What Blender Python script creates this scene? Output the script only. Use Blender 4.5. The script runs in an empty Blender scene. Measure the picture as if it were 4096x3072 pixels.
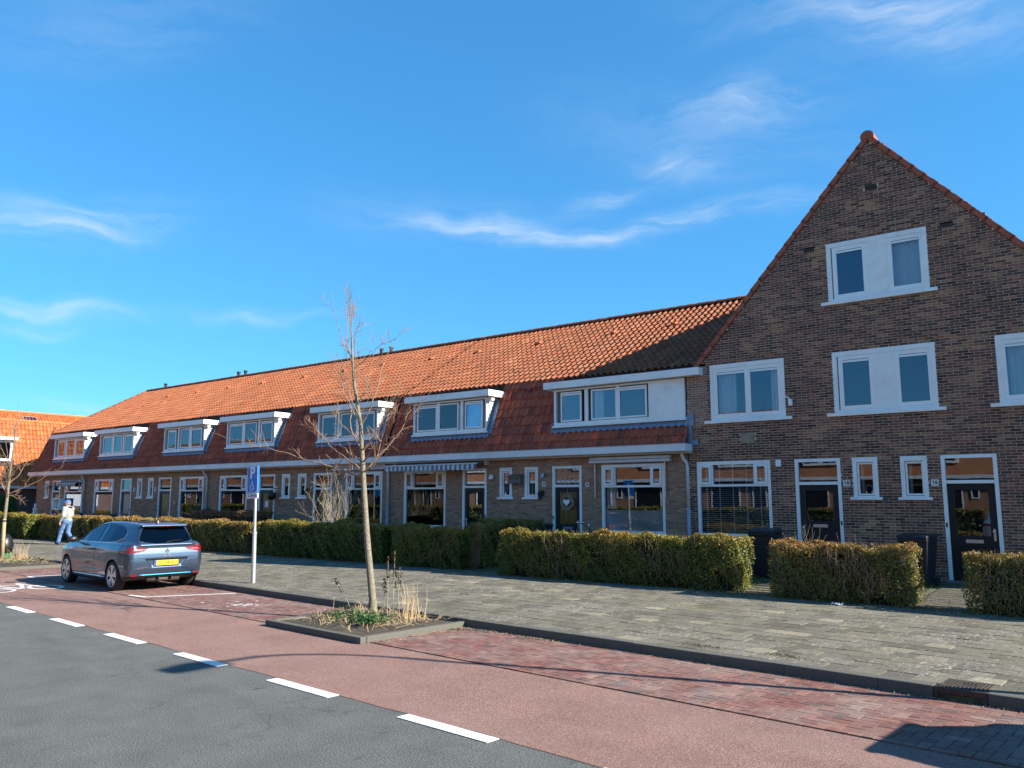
import bpy, math, random
import numpy as np
from mathutils import Vector, Matrix

random.seed(7)
RNG = np.random.default_rng(7)
SC = bpy.context.scene
COL = SC.collection
R = math.radians

# ------------------------------------------------------------------ camera
cam_d = bpy.data.cameras.new("camera")
cam = bpy.data.objects.new("camera", cam_d)
COL.objects.link(cam)
cam.location = (0, 0, 1.95)
cam.rotation_mode = 'QUATERNION'
cam.rotation_quaternion = (Matrix.Rotation(R(37.727), 3, 'Z') @ Matrix.Rotation(R(98.151), 3, 'X')
                           @ Matrix.Rotation(R(0.07), 3, 'Z')).to_quaternion()
cam_d.sensor_width = 36.0
cam_d.lens = 28.216
cam_d.clip_end = 4000
cam_d.clip_start = 0.1
SC.camera = cam

# ------------------------------------------------------------------ sky, sun, exposure
SUN_EL, SUN_AZ = 29.0, 17.0          # azimuth measured from +X towards +Y
wd = bpy.data.worlds.new("World")
SC.world = wd
wd.use_nodes = True
wt = wd.node_tree
wt.nodes.clear()


def wn(t, **k):
    n = wt.nodes.new(t)
    for a, b in k.items():
        setattr(n, a, b)
    return n


def wlink(a, b):
    wt.links.new(a, b)


def wmath(op, a, b=None, c=None, clamp=False):
    n = wn('ShaderNodeMath', operation=op, use_clamp=clamp)
    for i, v in enumerate((a, b, c)):
        if v is None:
            continue
        if hasattr(v, 'is_linked'):
            wlink(v, n.inputs[i])
        else:
            n.inputs[i].default_value = v
    return n.outputs[0]


sky = wn('ShaderNodeTexSky', sky_type='NISHITA')
sky.sun_disc = False
sky.sun_elevation = R(SUN_EL)
sky.sun_rotation = R(90 - SUN_AZ)
sky.altitude = 0
sky.air_density = 1.0
sky.dust_density = 0.25
sky.ozone_density = 1.6
gam = wn('ShaderNodeHueSaturation')
gam.inputs['Saturation'].default_value = 1.12
gam.inputs['Value'].default_value = 1.0
tint = wn('ShaderNodeMixRGB', blend_type='MULTIPLY')
tint.inputs['Fac'].default_value = 1.0
tint.inputs['Color2'].default_value = (.74, 1.00, 1.30, 1)
wlink(sky.outputs[0], tint.inputs['Color1'])
wlink(tint.outputs[0], gam.inputs['Color'])
# the camera's rendering of a clear winter sky: gentler rise to the horizon, azure rather than violet
sg = wn('ShaderNodeGamma')
sg.inputs['Gamma'].default_value = 0.62
wlink(gam.outputs[0], sg.inputs['Color'])
st2 = wn('ShaderNodeMixRGB', blend_type='MULTIPLY')
st2.inputs['Fac'].default_value = 1.0
st2.inputs['Color2'].default_value = (.66, 1.35, 1.70, 1)
wlink(sg.outputs[0], st2.inputs['Color1'])
tc = wn('ShaderNodeTexCoord')
dirn = wn('ShaderNodeVectorMath', operation='NORMALIZE')
wlink(tc.outputs['Generated'], dirn.inputs[0])
# thin cirrus: streaks that stand at fixed directions of the sky, broken up by noise
CL = [((-0.583, 0.744, 0.326), (0.783, 0.621, -0.016), 0.11, 0.0092, 0.5),
      ((-0.413, 0.847, 0.334), (0.907, 0.415, 0.071), 0.141, 0.0087, 0.6),
      ((-0.48, 0.797, 0.367), (0.876, 0.456, 0.158), 0.045, 0.0081, 0.4),
      ((-0.393, 0.831, 0.393), (0.836, 0.501, -0.224), 0.049, 0.0104, 0.35),
      ((-0.31, 0.837, 0.45), (0.938, 0.347, 0.002), 0.07, 0.015, 0.42),
      ((-0.16, 0.852, 0.498), (0.913, 0.319, -0.254), 0.135, 0.0231, 0.5),
      ((-0.884, 0.362, 0.296), (0.425, 0.885, 0.189), 0.085, 0.0162, 0.6),
      ((-0.909, 0.367, 0.198), (0.379, 0.925, 0.028), 0.065, 0.0069, 0.6),
      ((-0.799, 0.562, 0.214), (0.59, 0.801, 0.102), 0.074, 0.0052, 0.35),
      ((-0.364, 0.83, 0.422), (0.878, 0.457, -0.142), 0.143, 0.0346, 0.17),
      ((-0.917, 0.356, 0.178), (0.38, 0.917, 0.123), 0.043, 0.0046, 0.3),
      ((-0.652, 0.678, 0.339), (0.722, 0.692, 0.004), 0.125, 0.0196, 0.2),
      ((-0.792, 0.361, 0.493), (0.538, 0.793, 0.285), 0.13, 0.03, 0.14),
      ((-0.908, 0.406, 0.102), (0.416, 0.904, 0.102), 0.054, 0.0069, 0.3),
      ((0.45, 0.8, 0.4), (0.87, -0.49, 0.05), 0.2, 0.02, 0.4),
      ((0.1, -0.85, 0.5), (0.95, 0.1, 0.05), 0.25, 0.03, 0.4),
      ((-0.7, -0.5, 0.5), (0.6, -0.8, 0.05), 0.25, 0.03, 0.4)]
wnz = wn('ShaderNodeTexNoise')
wnz.inputs['Scale'].default_value = 7.0
wnz.inputs['Detail'].default_value = 4
wlink(dirn.outputs[0], wnz.inputs['Vector'])
wsub = wn('ShaderNodeVectorMath', operation='SUBTRACT')
wlink(wnz.outputs['Color'], wsub.inputs[0])
wsub.inputs[1].default_value = (.5, .5, .5)
wsc = wn('ShaderNodeVectorMath', operation='SCALE')
wlink(wsub.outputs[0], wsc.inputs[0])
wsc.inputs['Scale'].default_value = 0.085
warp = wn('ShaderNodeVectorMath', operation='ADD')
wlink(dirn.outputs[0], warp.inputs[0])
wlink(wsc.outputs[0], warp.inputs[1])
acc = None
for c, u, L, T_, S_ in CL:
    c = Vector(c).normalized()
    u = Vector(u)
    u = (u - c * u.dot(c)).normalized()
    v = c.cross(u).normalized()
    e = None
    for ax, ln in ((u, L), (v, T_), (c, None)):
        d = wn('ShaderNodeVectorMath', operation='DOT_PRODUCT')
        wlink(warp.outputs[0], d.inputs[0])
        d.inputs[1].default_value = ax
        if ln is None:
            front = wmath('GREATER_THAN', d.outputs['Value'], 0.0)
        else:
            q = wmath('DIVIDE', d.outputs['Value'], ln * (1.35 if ln == T_ else 1.0))
            q = wmath('MULTIPLY', q, q)
            e = q if e is None else wmath('ADD', e, q)
    m = wmath('EXPONENT', wmath('MULTIPLY', e, -1.0))
    m = wmath('MULTIPLY', wmath('MULTIPLY', m, front), S_ * .72)
    acc = m if acc is None else wmath('ADD', acc, m)
mp = wn('ShaderNodeMapping')
mp.inputs['Rotation'].default_value = (0.15, 0.1, R(38))
mp.inputs['Scale'].default_value = (5.0, 5.0, 34.0)
wlink(warp.outputs[0], mp.inputs['Vector'])
fz = wn('ShaderNodeTexNoise')
fz.inputs['Scale'].default_value = 1.6
fz.inputs['Detail'].default_value = 7
fz.inputs['Roughness'].default_value = 0.62
wlink(mp.outputs[0], fz.inputs['Vector'])
fr = wn('ShaderNodeMapRange')
fr.inputs['From Min'].default_value = 0.36
fr.inputs['From Max'].default_value = 0.72
fr.inputs['To Min'].default_value = 0.15
fr.inputs['To Max'].default_value = 1.25
wlink(fz.outputs[0], fr.inputs['Value'])
cfac = wmath('MULTIPLY', acc, fr.outputs[0], clamp=True)
cmix = wn('ShaderNodeMixRGB')
wlink(cfac, cmix.inputs['Fac'])
wlink(st2.outputs[0], cmix.inputs['Color1'])
cmix.inputs['Color2'].default_value = (4.4, 4.9, 5.3, 1)
bg = wn('ShaderNodeBackground')
bg.inputs['Strength'].default_value = 0.078
wo = wn('ShaderNodeOutputWorld')
wlink(cmix.outputs[0], bg.inputs['Color'])
wlink(bg.outputs[0], wo.inputs['Surface'])

sun_d = bpy.data.lights.new("sun", 'SUN')
sun_d.energy = 5.0
sun_d.angle = R(0.5)
sun_d.color = (1.0, 0.93, 0.82)
sun = bpy.data.objects.new("sun", sun_d)
COL.objects.link(sun)
sdir = Vector((math.cos(R(SUN_AZ)) * math.cos(R(SUN_EL)), math.sin(R(SUN_AZ)) * math.cos(R(SUN_EL)), math.sin(R(SUN_EL))))
sun.rotation_mode = 'QUATERNION'
sun.rotation_quaternion = sdir.to_track_quat('Z', 'Y')
sun.location = (30, 10, 30)
SC.view_settings.view_transform = 'Standard'
SC.view_settings.look = 'None'
SC.view_settings.exposure = 1.40
SC.view_settings.gamma = 1.0
SC.cycles.use_denoising = True
SC.cycles.max_bounces = 8
SC.cycles.transparent_max_bounces = 12

# ------------------------------------------------------------------ materials
MATS = {}


def srgb(r, g, b):
    f = lambda c: (c / 255 / 12.92) if c / 255 <= .04045 else ((c / 255 + .055) / 1.055) ** 2.4
    return (f(r), f(g), f(b))


class NT:
    def __init__(s, name):
        s.m = bpy.data.materials.new(name)
        s.m.use_nodes = True
        s.t = s.m.node_tree
        s.b = s.t.nodes['Principled BSDF']
        s._pos = None
        MATS[name] = s.m

    def n(s, t, **k):
        x = s.t.nodes.new(t)
        for a, b in k.items():
            setattr(x, a, b)
        return x

    def l(s, a, b):
        s.t.links.new(a, b)

    def set(s, node, key, v):
        if hasattr(v, 'is_linked'):
            s.l(v, node.inputs[key])
        else:
            if isinstance(v, tuple) and len(v) == 3 and node.inputs[key].type == 'RGBA':
                v = v + (1,)
            node.inputs[key].default_value = v

    def pos(s):
        if s._pos is None:
            s._pos = s.n('ShaderNodeNewGeometry').outputs['Position']
        return s._pos

    def noise(s, scale, detail=4, rough=.6, stretch=None, vec=None):
        v = vec or s.pos()
        if stretch:
            mp_ = s.n('ShaderNodeMapping')
            mp_.inputs['Scale'].default_value = stretch
            s.l(v, mp_.inputs['Vector'])
            v = mp_.outputs[0]
        x = s.n('ShaderNodeTexNoise')
        x.inputs['Scale'].default_value = scale
        x.inputs['Detail'].default_value = detail
        x.inputs['Roughness'].default_value = rough
        s.l(v, x.inputs['Vector'])
        return x.outputs[0]

    def rng(s, v, a, b, c=0., d=1., clamp=True):
        x = s.n('ShaderNodeMapRange', clamp=clamp)
        s.set(x, 'Value', v)
        for k, q in zip(('From Min', 'From Max', 'To Min', 'To Max'), (a, b, c, d)):
            x.inputs[k].default_value = q
        return x.outputs[0]

    def math(s, op, a, b=0., clamp=False):
        x = s.n('ShaderNodeMath', operation=op, use_clamp=clamp)
        for i, v in enumerate((a, b)):
            if hasattr(v, 'is_linked'):
                s.l(v, x.inputs[i])
            else:
                x.inputs[i].default_value = v
        return x.outputs[0]

    def mix(s, f, a, b, mode='MIX'):
        x = s.n('ShaderNodeMixRGB', blend_type=mode)
        s.set(x, 'Fac', f)
        s.set(x, 'Color1', a)
        s.set(x, 'Color2', b)
        return x.outputs[0]

    def ramp(s, f, stops, interp='LINEAR'):
        x = s.n('ShaderNodeValToRGB')
        cr = x.color_ramp
        cr.interpolation = interp
        while len(cr.elements) < len(stops):
            cr.elements.new(.5)
        for e, (p, c) in zip(cr.elements, stops):
            e.position = p
            e.color = tuple(c) + (1,)
        s.l(f, x.inputs[0])
        return x.outputs[0]

    def rnd(s):
        a = s.n('ShaderNodeAttribute', attribute_name='rnd')
        o = s.n('ShaderNodeObjectInfo')
        sp = s.n('ShaderNodeSeparateColor')
        s.l(o.outputs['Color'], sp.inputs[0])
        return s.math('ADD', a.outputs['Fac'], sp.outputs[0])

    def bump(s, h, strength=.3, dist=.01):
        x = s.n('ShaderNodeBump')
        x.inputs['Strength'].default_value = strength
        x.inputs['Distance'].default_value = dist
        s.l(h, x.inputs['Height'])
        s.l(x.outputs[0], s.b.inputs['Normal'])

    def out(s, col=None, rough=None, metal=None, spec=None):
        for k, v in (('Base Color', col), ('Roughness', rough), ('Metallic', metal), ('Specular IOR Level', spec)):
            if v is not None:
                s.set(s.b, k, v)
        return s.m


def plain(name, col, rough=.6, var=.12, scale=9., bump=0., metal=0., spec=.4, dirt=None, bscale=60.):
    m = NT(name)
    nz = m.noise(scale, 5)
    c = m.mix(1.0, col, m.ramp(nz, [(.3, (1 - var,) * 3), (.7, (1 + var * .4,) * 3)]), 'MULTIPLY')
    if dirt:
        c = m.mix(m.math('MULTIPLY', m.rng(m.noise(scale * .35, 6, .7), .5, .75), dirt[1]), c, dirt[0])
    if bump:
        m.bump(m.noise(bscale, 4), bump, .01)
    return m.out(c, rough, metal, spec)


plain('white_paint', (.78, .775, .755), .4, .07, 5, dirt=((.48, .46, .42), .4))
plain('white_old', (.66, .67, .68), .5, .08, 3, dirt=((.36, .36, .34), .45))
plain('white_plastic', (.80, .795, .775), .3, .05, 5, dirt=((.55, .53, .5), .3))
plain('cream', (.42, .36, .28), .7, .1, 3)
plain('dark_paint', (.010, .012, .017), .5, .2, 4, spec=.3)
plain('dark_brown_paint', (.010, .010, .011), .5, .2, 4, spec=.3)
plain('grey_door_paint', (.03, .04, .045), .5, .2, 4, spec=.3)
plain('lead', (.20, .25, .34), .45, .25, 14, bump=.3, metal=.3)
plain('pipe_grey', (.30, .34, .40), .5, .15, 6)
plain('pipe_white', (.55, .57, .60), .5, .15, 6, dirt=((.25, .25, .25), .4))
plain('galvanised', (.44, .45, .46), .45, .12, 25, metal=.55)
plain('black_plastic', (.012, .013, .015), .4, .2, 8)
plain('bin_plastic', (.014, .016, .024), .45, .3, 8)
plain('rubber', (.018, .018, .019), .75, .25, 40, bump=.2)
plain('chrome', (.8, .8, .8), .12, .02, 4, metal=1.)
plain('steel_dull', (.45, .45, .45), .35, .1, 20, metal=.8)
plain('alloy', (.62, .63, .65), .3, .05, 10, metal=.8)
plain('dark_iron', (.07, .055, .045), .6, .4, 30, metal=.4, bump=.4)
plain('concrete', (.16, .16, .145), .85, .3, 12, bump=.5, dirt=((.07, .075, .06), .6))
plain('soil', (.065, .05, .035), .95, .4, 10, bump=.9, dirt=((.13, .10, .06), .6))
plain('curtain', (.82, .82, .82), .8, .1, 3)
plain('blind', (.82, .82, .82), .5, .05, 3)
plain('interior', (.12, .105, .09), .9, .2, 2)
plain('furniture', (.02, .018, .016), .8, .3, 3)
plain('bark', (.205, .175, .125), .85, .5, 30, bump=.6, dirt=((.10, .12, .05), .5))
plain('twig_red', (.27, .17, .11), .7, .3, 12)
plain('twig_pale', (.34, .29, .21), .8, .3, 15)
plain('dry_straw', (.40, .29, .16), .85, .3, 20)
plain('dry_seed', (.20, .11, .05), .9, .3, 40)
plain('wood_stake', (.34, .25, .14), .8, .25, 14, bump=.4)
plain('wood_grey', (.16, .14, .11), .85, .3, 14, bump=.4)
plain('sign_blue', (.0, .15, .55), .3, .06, 3)
plain('sign_white', (.75, .76, .77), .35, .04, 3)
plain('ink', (.01, .01, .012), .5, .1, 5)
plain('ink_blue', (.02, .03, .08), .4, .1, 5)
plain('enamel_white', (.62, .62, .58), .3, .1, 10)
plain('old_green', (.20, .23, .13), .6, .3, 30)
plain('plate_yellow', (.72, .43, .02), .35, .05, 10)
plain('plate_blue', (.02, .08, .45), .4, .05, 10)
plain('cyan_trim', (.0, .32, .62), .25, .03, 4)
plain('skin', (.46, .24, .17), .55, .1, 20)
plain('hoodie', (.29, .29, .27), .9, .1, 14, bump=.3)
plain('navy', (.012, .016, .035), .9, .2, 14)
plain('denim', (.085, .17, .32), .85, .3, 9, bump=.3, dirt=((.2, .32, .5), .5))
plain('cap_blue', (.05, .15, .38), .8, .15, 14)
plain('hair', (.22, .17, .13), .8, .3, 40)
plain('shoe', (.01, .04, .12), .6, .2, 14)
plain('paper', (.7, .72, .78), .7, .1, 14)
plain('green_plastic', (.01, .12, .05), .5, .2, 6)
plain('terracotta', (.35, .12, .05), .8, .2, 12)
plain('gravel_patch', (.28, .26, .23), .9, .4, 40, bump=.6)
plain('verge_clay', (.36, .085, .04), .6, .22, 9, bump=.25, dirt=((.18, .05, .03), .5))
plain('roof_under', (.05, .025, .018), .9, .3, 6)
plain('lamp_glass', (.55, .55, .5), .2, .05, 4)
plain('zinc', (.30, .33, .36), .4, .15, 8, metal=.5)
plain('rail_concrete', (.3, .3, .29), .8, .2, 8)

# road surfaces ---------------------------------------------------------
m = NT('asphalt')
g1 = m.noise(75, 5, .8)
g2 = m.noise(2.0, 6, .65)
g3 = m.noise(.55, 5, .6, stretch=(1, 2.4, 1))
c = m.ramp(g1, [(.36, (.030, .032, .030)), (.5, (.094, .097, .091)), (.62, (.225, .227, .213))])
c = m.mix(1., c, m.ramp(g2, [(.3, (.82,) * 3), (.7, (1.12,) * 3)]), 'MULTIPLY')
c = m.mix(m.rng(g3, .56, .72, 0, .30), c, (.06, .064, .064))
st = m.math('MULTIPLY', m.rng(m.noise(5.5, 4, .6, stretch=(1, .4, 1)), .60, .68), m.rng(m.noise(.9, 3), .46, .60))
c = m.mix(m.math('MULTIPLY', st, .7), c, (.025, .027, .03))
vo = m.n('ShaderNodeTexVoronoi', feature='DISTANCE_TO_EDGE')
vo.inputs['Scale'].default_value = .42
wv = m.n('ShaderNodeVectorMath', operation='ADD')
m.l(m.pos(), wv.inputs[0])
nv = m.n('ShaderNodeTexNoise')
nv.inputs['Scale'].default_value = 2.2
nv.inputs['Detail'].default_value = 6
m.l(m.pos(), nv.inputs['Vector'])
m.l(nv.outputs['Color'], wv.inputs[1])
m.l(wv.outputs[0], vo.inputs['Vector'])
crack = m.math('MULTIPLY', m.rng(vo.outputs['Distance'], .003, .010, 1, 0), m.rng(m.noise(.7, 3), .5, .6))
c = m.mix(m.math('MULTIPLY', crack, .35), c, (.03, .03, .03))
m.bump(g1, .8, .012)
m.out(c, .9, spec=.2)

m = NT('red_asphalt')
g1 = m.noise(75, 5, .8)
c = m.ramp(g1, [(.36, (.11, .056, .045)), (.5, (.215, .120, .096)), (.64, (.40, .265, .225))])
c = m.mix(1., c, m.ramp(m.noise(1.3, 6, .65), [(.3, (.84,) * 3), (.7, (1.12,) * 3)]), 'MULTIPLY')
c = m.mix(m.rng(m.noise(.5, 4, .6, stretch=(.5, 2, 1)), .48, .75, 0, .5), c, (.25, .165, .14))
st = m.math('MULTIPLY', m.rng(m.noise(4.5, 4, .6, stretch=(.5, 1, 1)), .60, .70), m.rng(m.noise(.7, 3), .48, .62))
c = m.mix(m.math('MULTIPLY', st, .45), c, (.09, .055, .05))
m.bump(g1, .8, .012)
m.out(c, .9, spec=.2)

m = NT('road_paint')
g1 = m.noise(120, 3, .7)
c = m.mix(m.rng(m.noise(14, 5, .7), .5, .75, 0, .6), (.70, .69, .655), (.40, .37, .34))
c = m.mix(m.rng(m.noise(38, 5, .8), .60, .70, 0, .75), c, (.17, .15, .14))
m.bump(g1, .2, .004)
m.out(c, .7)

m = NT('worn_paint')
g1 = m.noise(40, 6, .75)
c = m.ramp(m.noise(26, 6, .75), [(.42, (.20, .095, .08)), (.55, (.55, .5, .47))])
m.out(c, .8)

m = NT('clinker')
r_ = m.rnd()
c = m.ramp(r_, [(0., (0.132, 0.063, 0.053)), (.25, (0.196, 0.085, 0.068)), (.5, (0.162, 0.080, 0.065)), (.75, (0.240, 0.114, 0.088)), (.93, (0.108, 0.074, 0.071)), (1., (0.265, 0.160, 0.130))])
c = m.mix(1., c, m.ramp(m.noise(35, 5, .7), [(.3, (.7,) * 3), (.7, (1.15,) * 3)]), 'MULTIPLY')
c = m.mix(m.rng(m.noise(1.6, 5, .65), .42, .72, 0, .55), c, (0.255, 0.217, 0.183))
m.bump(m.noise(70, 4), .35, .006)
m.out(c, .82, spec=.25)

m = NT('slab')
r_ = m.rnd()
c = m.ramp(r_, [(0., (0.101, 0.091, 0.071)), (.35, (0.134, 0.122, 0.095)), (.7, (0.172, 0.155, 0.120)), (.93, (0.130, 0.118, 0.090)), (.965, (0.218, 0.192, 0.137)), (1., (0.269, 0.236, 0.170))])
c = m.mix(1., c, m.ramp(m.noise(22, 6, .75), [(.3, (.62,) * 3), (.7, (1.22,) * 3)]), 'MULTIPLY')
lich = m.math('MULTIPLY', m.rng(m.noise(17, 5, .7), .55, .64), m.rng(m.noise(.8, 4, .6), .42, .62))
c = m.mix(m.math('MULTIPLY', lich, .8), c, (.44, .43, .38))
moss = m.math('MULTIPLY', m.rng(m.noise(1.1, 5, .65), .50, .70), m.rng(m.noise(19, 4, .7), .3, .62))
c = m.mix(m.math('MULTIPLY', moss, .5), c, (.165, .148, .06))
m.bump(m.noise(60, 5, .7), .4, .006)
m.out(c, .9, spec=.2)

m = NT('joint_dirt')
c = m.ramp(m.noise(9, 5, .7), [(.35, (.045, .042, .03)), (.55, (.085, .085, .04)), (.7, (.12, .105, .075))])
m.out(c, .95)

m = NT('kerb_stone')
g1 = m.noise(130, 4, .75)
c = m.ramp(g1, [(.3, (.05, .048, .042)), (.7, (.175, .165, .14))])
c = m.mix(m.rng(m.noise(3, 5, .7), .5, .75, 0, .5), c, (.11, .115, .06))
m.bump(g1, .6, .01)
m.out(c, .9, spec=.2)

m = NT('ground_soil')
c = m.ramp(m.noise(3, 6, .7), [(.3, (.05, .045, .025)), (.5, (.075, .085, .03)), (.7, (.10, .085, .05))])
m.out(c, .95)


# bricks, tiles -----------------------------------------------------------
def brickmat(name, stops, tan, tanamt, stain):
    m = NT(name)
    r_ = m.rnd()
    c = m.ramp(r_, stops)
    patch = m.rng(m.noise(1.1, 4, .6), .46, .66)
    c = m.mix(m.math('MULTIPLY', m.math('MULTIPLY', m.rng(m.math('FRACT', m.math('MULTIPLY', r_, 17.3)), .45, .75), patch), tanamt), c, tan)
    c = m.mix(1., c, m.ramp(m.noise(42, 6, .75), [(.28, (.58,) * 3), (.72, (1.3,) * 3)]), 'MULTIPLY')
    spots = m.math('MULTIPLY', m.rng(m.noise(55, 4, .7), .60, .70), patch)
    c = m.mix(m.math('MULTIPLY', spots, tanamt), c, tan)
    c = m.mix(m.rng(m.noise(.9, 5, .65, stretch=(1, 1, .5)), .5, .8, 0, stain), c, (.05, .045, .045))
    m.bump(m.noise(85, 5, .75), .7, .008)
    m.out(c, .85, spec=.25)


brickmat('brick_dark', [(0., (0.055, 0.031, 0.025)), (.2, (0.125, 0.062, 0.047)), (.45, (0.195, 0.083, 0.060)), (.65, (0.087, 0.046, 0.039)), (.85, (0.251, 0.102, 0.072)), (1., (0.315, 0.162, 0.096))],
         (0.579, 0.312, 0.156), .55, .2)
brickmat('brick_row', [(0., (0.226, 0.131, 0.090)), (.3, (0.369, 0.227, 0.143)), (.6, (0.295, 0.172, 0.120)), (.85, (0.450, 0.274, 0.173)), (1., (0.245, 0.145, 0.120))],
         (0.491, 0.329, 0.196), .5, .25)
brickmat('brick_new', [(0., (0.230, 0.120, 0.090)), (.5, (0.282, 0.155, 0.120)), (1., (0.345, 0.200, 0.160))], (0.460, 0.340, 0.300), .35, .1)
plain('mortar_light', (.62, .52, .42), .95, .3, 18, bump=.4)
plain('mortar_row', (.30, .235, .175), .95, .35, 6, bump=.4)

m = NT('tile_clay')
r_ = m.rnd()
c = m.ramp(r_, [(0., (0.212, 0.060, 0.022)), (.3, (0.296, 0.089, 0.034)), (.55, (0.237, 0.069, 0.027)), (.8, (0.335, 0.109, 0.046)), (.94, (0.168, 0.050, 0.022)), (1., (0.396, 0.154, 0.068))])
c = m.mix(1., c, m.ramp(m.noise(26, 6, .7), [(.3, (.72,) * 3), (.7, (1.16,) * 3)]), 'MULTIPLY')
c = m.mix(m.rng(m.noise(1.7, 6, .7), .45, .75, 0, .7), c, (0.176, 0.081, 0.042))
lich = m.math('MULTIPLY', m.rng(m.noise(30, 4, .7), .58, .68), m.rng(m.noise(1.3, 4), .45, .65))
c = m.mix(m.math('MULTIPLY', lich, .5), c, (0.264, 0.179, 0.098))
m.bump(m.noise(80, 4, .7), .25, .006)
m.out(c, .72, spec=.3)

m = NT('tile_clay_steep')
r_ = m.rnd()
c = m.ramp(r_, [(0., (0.374, 0.083, 0.045)), (.3, (0.506, 0.115, 0.055)), (.55, (0.405, 0.091, 0.049)), (.8, (0.567, 0.135, 0.066)), (.95, (0.263, 0.071, 0.045)), (1., (0.769, 0.143, 0.053))])
c = m.mix(1., c, m.ramp(m.noise(9, 6, .7, stretch=(3, 1, .6)), [(.3, (.55,) * 3), (.7, (1.2,) * 3)]), 'MULTIPLY')
c = m.mix(m.rng(m.noise(1.4, 6, .7, stretch=(2, 1, .5)), .5, .78, 0, .6), c, (0.151, 0.067, 0.043))
c = m.mix(m.math('MULTIPLY', m.rng(m.noise(28, 4, .7), .66, .74), .35), c, (0.446, 0.301, 0.171))
m.bump(m.noise(80, 4, .7), .25, .006)
m.out(c, .7, spec=.3)

m = NT('tile_new')
r_ = m.rnd()
c = m.ramp(r_, [(0., (.36, .095, .028)), (.5, (.45, .125, .038)), (1., (.52, .16, .05))])
c = m.mix(1., c, m.ramp(m.noise(8, 6, .7), [(.3, (.8,) * 3), (.7, (1.1,) * 3)]), 'MULTIPLY')
m.out(c, .7, spec=.3)

# foliage -------------------------------------------------------------------
def leafmat(name, stops, trans=.18):
    m = NT(name)
    c = m.ramp(m.rnd(), stops)
    c = m.mix(1., c, m.ramp(m.noise(2.2, 4), [(.3, (.75,) * 3), (.7, (1.2,) * 3)]), 'MULTIPLY')
    m.out(c, .5, spec=.35)
    tr = m.n('ShaderNodeBsdfTranslucent')
    m.l(c, tr.inputs[0])
    mx = m.n('ShaderNodeMixShader')
    mx.inputs[0].default_value = trans
    o = m.t.nodes['Material Output']
    m.l(m.b.outputs[0], mx.inputs[1])
    m.l(tr.outputs[0], mx.inputs[2])
    m.l(mx.outputs[0], o.inputs['Surface'])


leafmat('leaf_green', [(0., (0.044, 0.057, 0.012)), (.25, (0.081, 0.104, 0.017)), (.5, (0.137, 0.154, 0.021)), (.7, (0.230, 0.210, 0.030)), (.85, (0.300, 0.167, 0.036)), (1., (0.340, 0.118, 0.030))])
leafmat('leaf_brown', [(0., (0.048, 0.058, 0.015)), (.2, (0.096, 0.115, 0.022)), (.4, (0.168, 0.160, 0.034)), (.6, (0.257, 0.184, 0.045)), (.8, (0.321, 0.184, 0.050)), (1., (0.289, 0.104, 0.034))])
leafmat('leaf_rust', [(0., (0.084, 0.064, 0.025)), (.4, (0.185, 0.082, 0.037)), (.8, (0.269, 0.109, 0.050)), (1., (0.151, 0.155, 0.050))])
leafmat('leaf_ivy', [(0., (.018, .05, .012)), (.5, (.035, .095, .02)), (.85, (.06, .15, .03)), (1., (.14, .22, .05))])
leafmat('grass_leaf', [(0., (.04, .07, .015)), (.5, (.08, .12, .03)), (1., (.20, .19, .08))])
plain('hedge_core', (.014, .015, .007), .95, .3, 12)


# glass -----------------------------------------------------------------------
def glassmat(name, tint, refl=.01, wav=.004, gain=1.8):
    m = NT(name)
    fr_ = m.n('ShaderNodeFresnel')
    fr_.inputs['IOR'].default_value = 1.5
    bp = m.n('ShaderNodeBump')
    bp.inputs['Strength'].default_value = wav
    bp.inputs['Distance'].default_value = .05
    m.l(m.noise(2.1, 2, .5), bp.inputs['Height'])
    gl = m.n('ShaderNodeBsdfGlossy')
    gl.inputs['Roughness'].default_value = .004
    gl.inputs['Color'].default_value = (.72, .82, 1, 1)
    m.l(bp.outputs[0], gl.inputs['Normal'])
    tr = m.n('ShaderNodeBsdfTransparent')
    tr.inputs['Color'].default_value = tint + (1,)
    mx = m.n('ShaderNodeMixShader')
    m.l(m.math('ADD', m.math('MULTIPLY', fr_.outputs[0], gain), refl, clamp=True), mx.inputs[0])
    m.l(tr.outputs[0], mx.inputs[1])
    m.l(gl.outputs[0], mx.inputs[2])
    m.l(mx.outputs[0], m.t.nodes['Material Output'].inputs['Surface'])


glassmat('glass', (.82, .86, .86))
glassmat('glass_tint', (.25, .28, .3), .05)
glassmat('glass_car', (.10, .12, .13), .0, .001, 1.)
m = NT('glass_ochre')
c = m.ramp(m.noise(6, 3, stretch=(3, 1, .3)), [(.3, (.05, .035, .006)), (.7, (.15, .10, .018))])
m.out(c, .25, spec=.6)
m = NT('glass_frosted')
m.out(m.mix(m.noise(3, 3), (.10, .13, .13), (.22, .27, .27)), .3, spec=.6)

# car paint -------------------------------------------------------------------
def carpaint(name, col, flake=.35):
    m = NT(name)
    c = m.mix(m.rng(m.noise(900, 2), .4, .7, 0, flake), col, tuple(min(1, q * 1.7) for q in col))
    m.out(c, .30, .7, .5)
    m.b.inputs['Coat Weight'].default_value = 1.0
    m.b.inputs['Coat Roughness'].default_value = .03


carpaint('paint_grey_blue', (.046, .070, .112))
carpaint('paint_white', (.62, .63, .64), .1)
m = NT('tail_red')
m.out((.15, .003, .005), .12, spec=.6)
m.b.inputs['Coat Weight'].default_value = 1.0
m = NT('tail_clear')
m.out((.45, .10, .09), .1, spec=.8)

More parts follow.
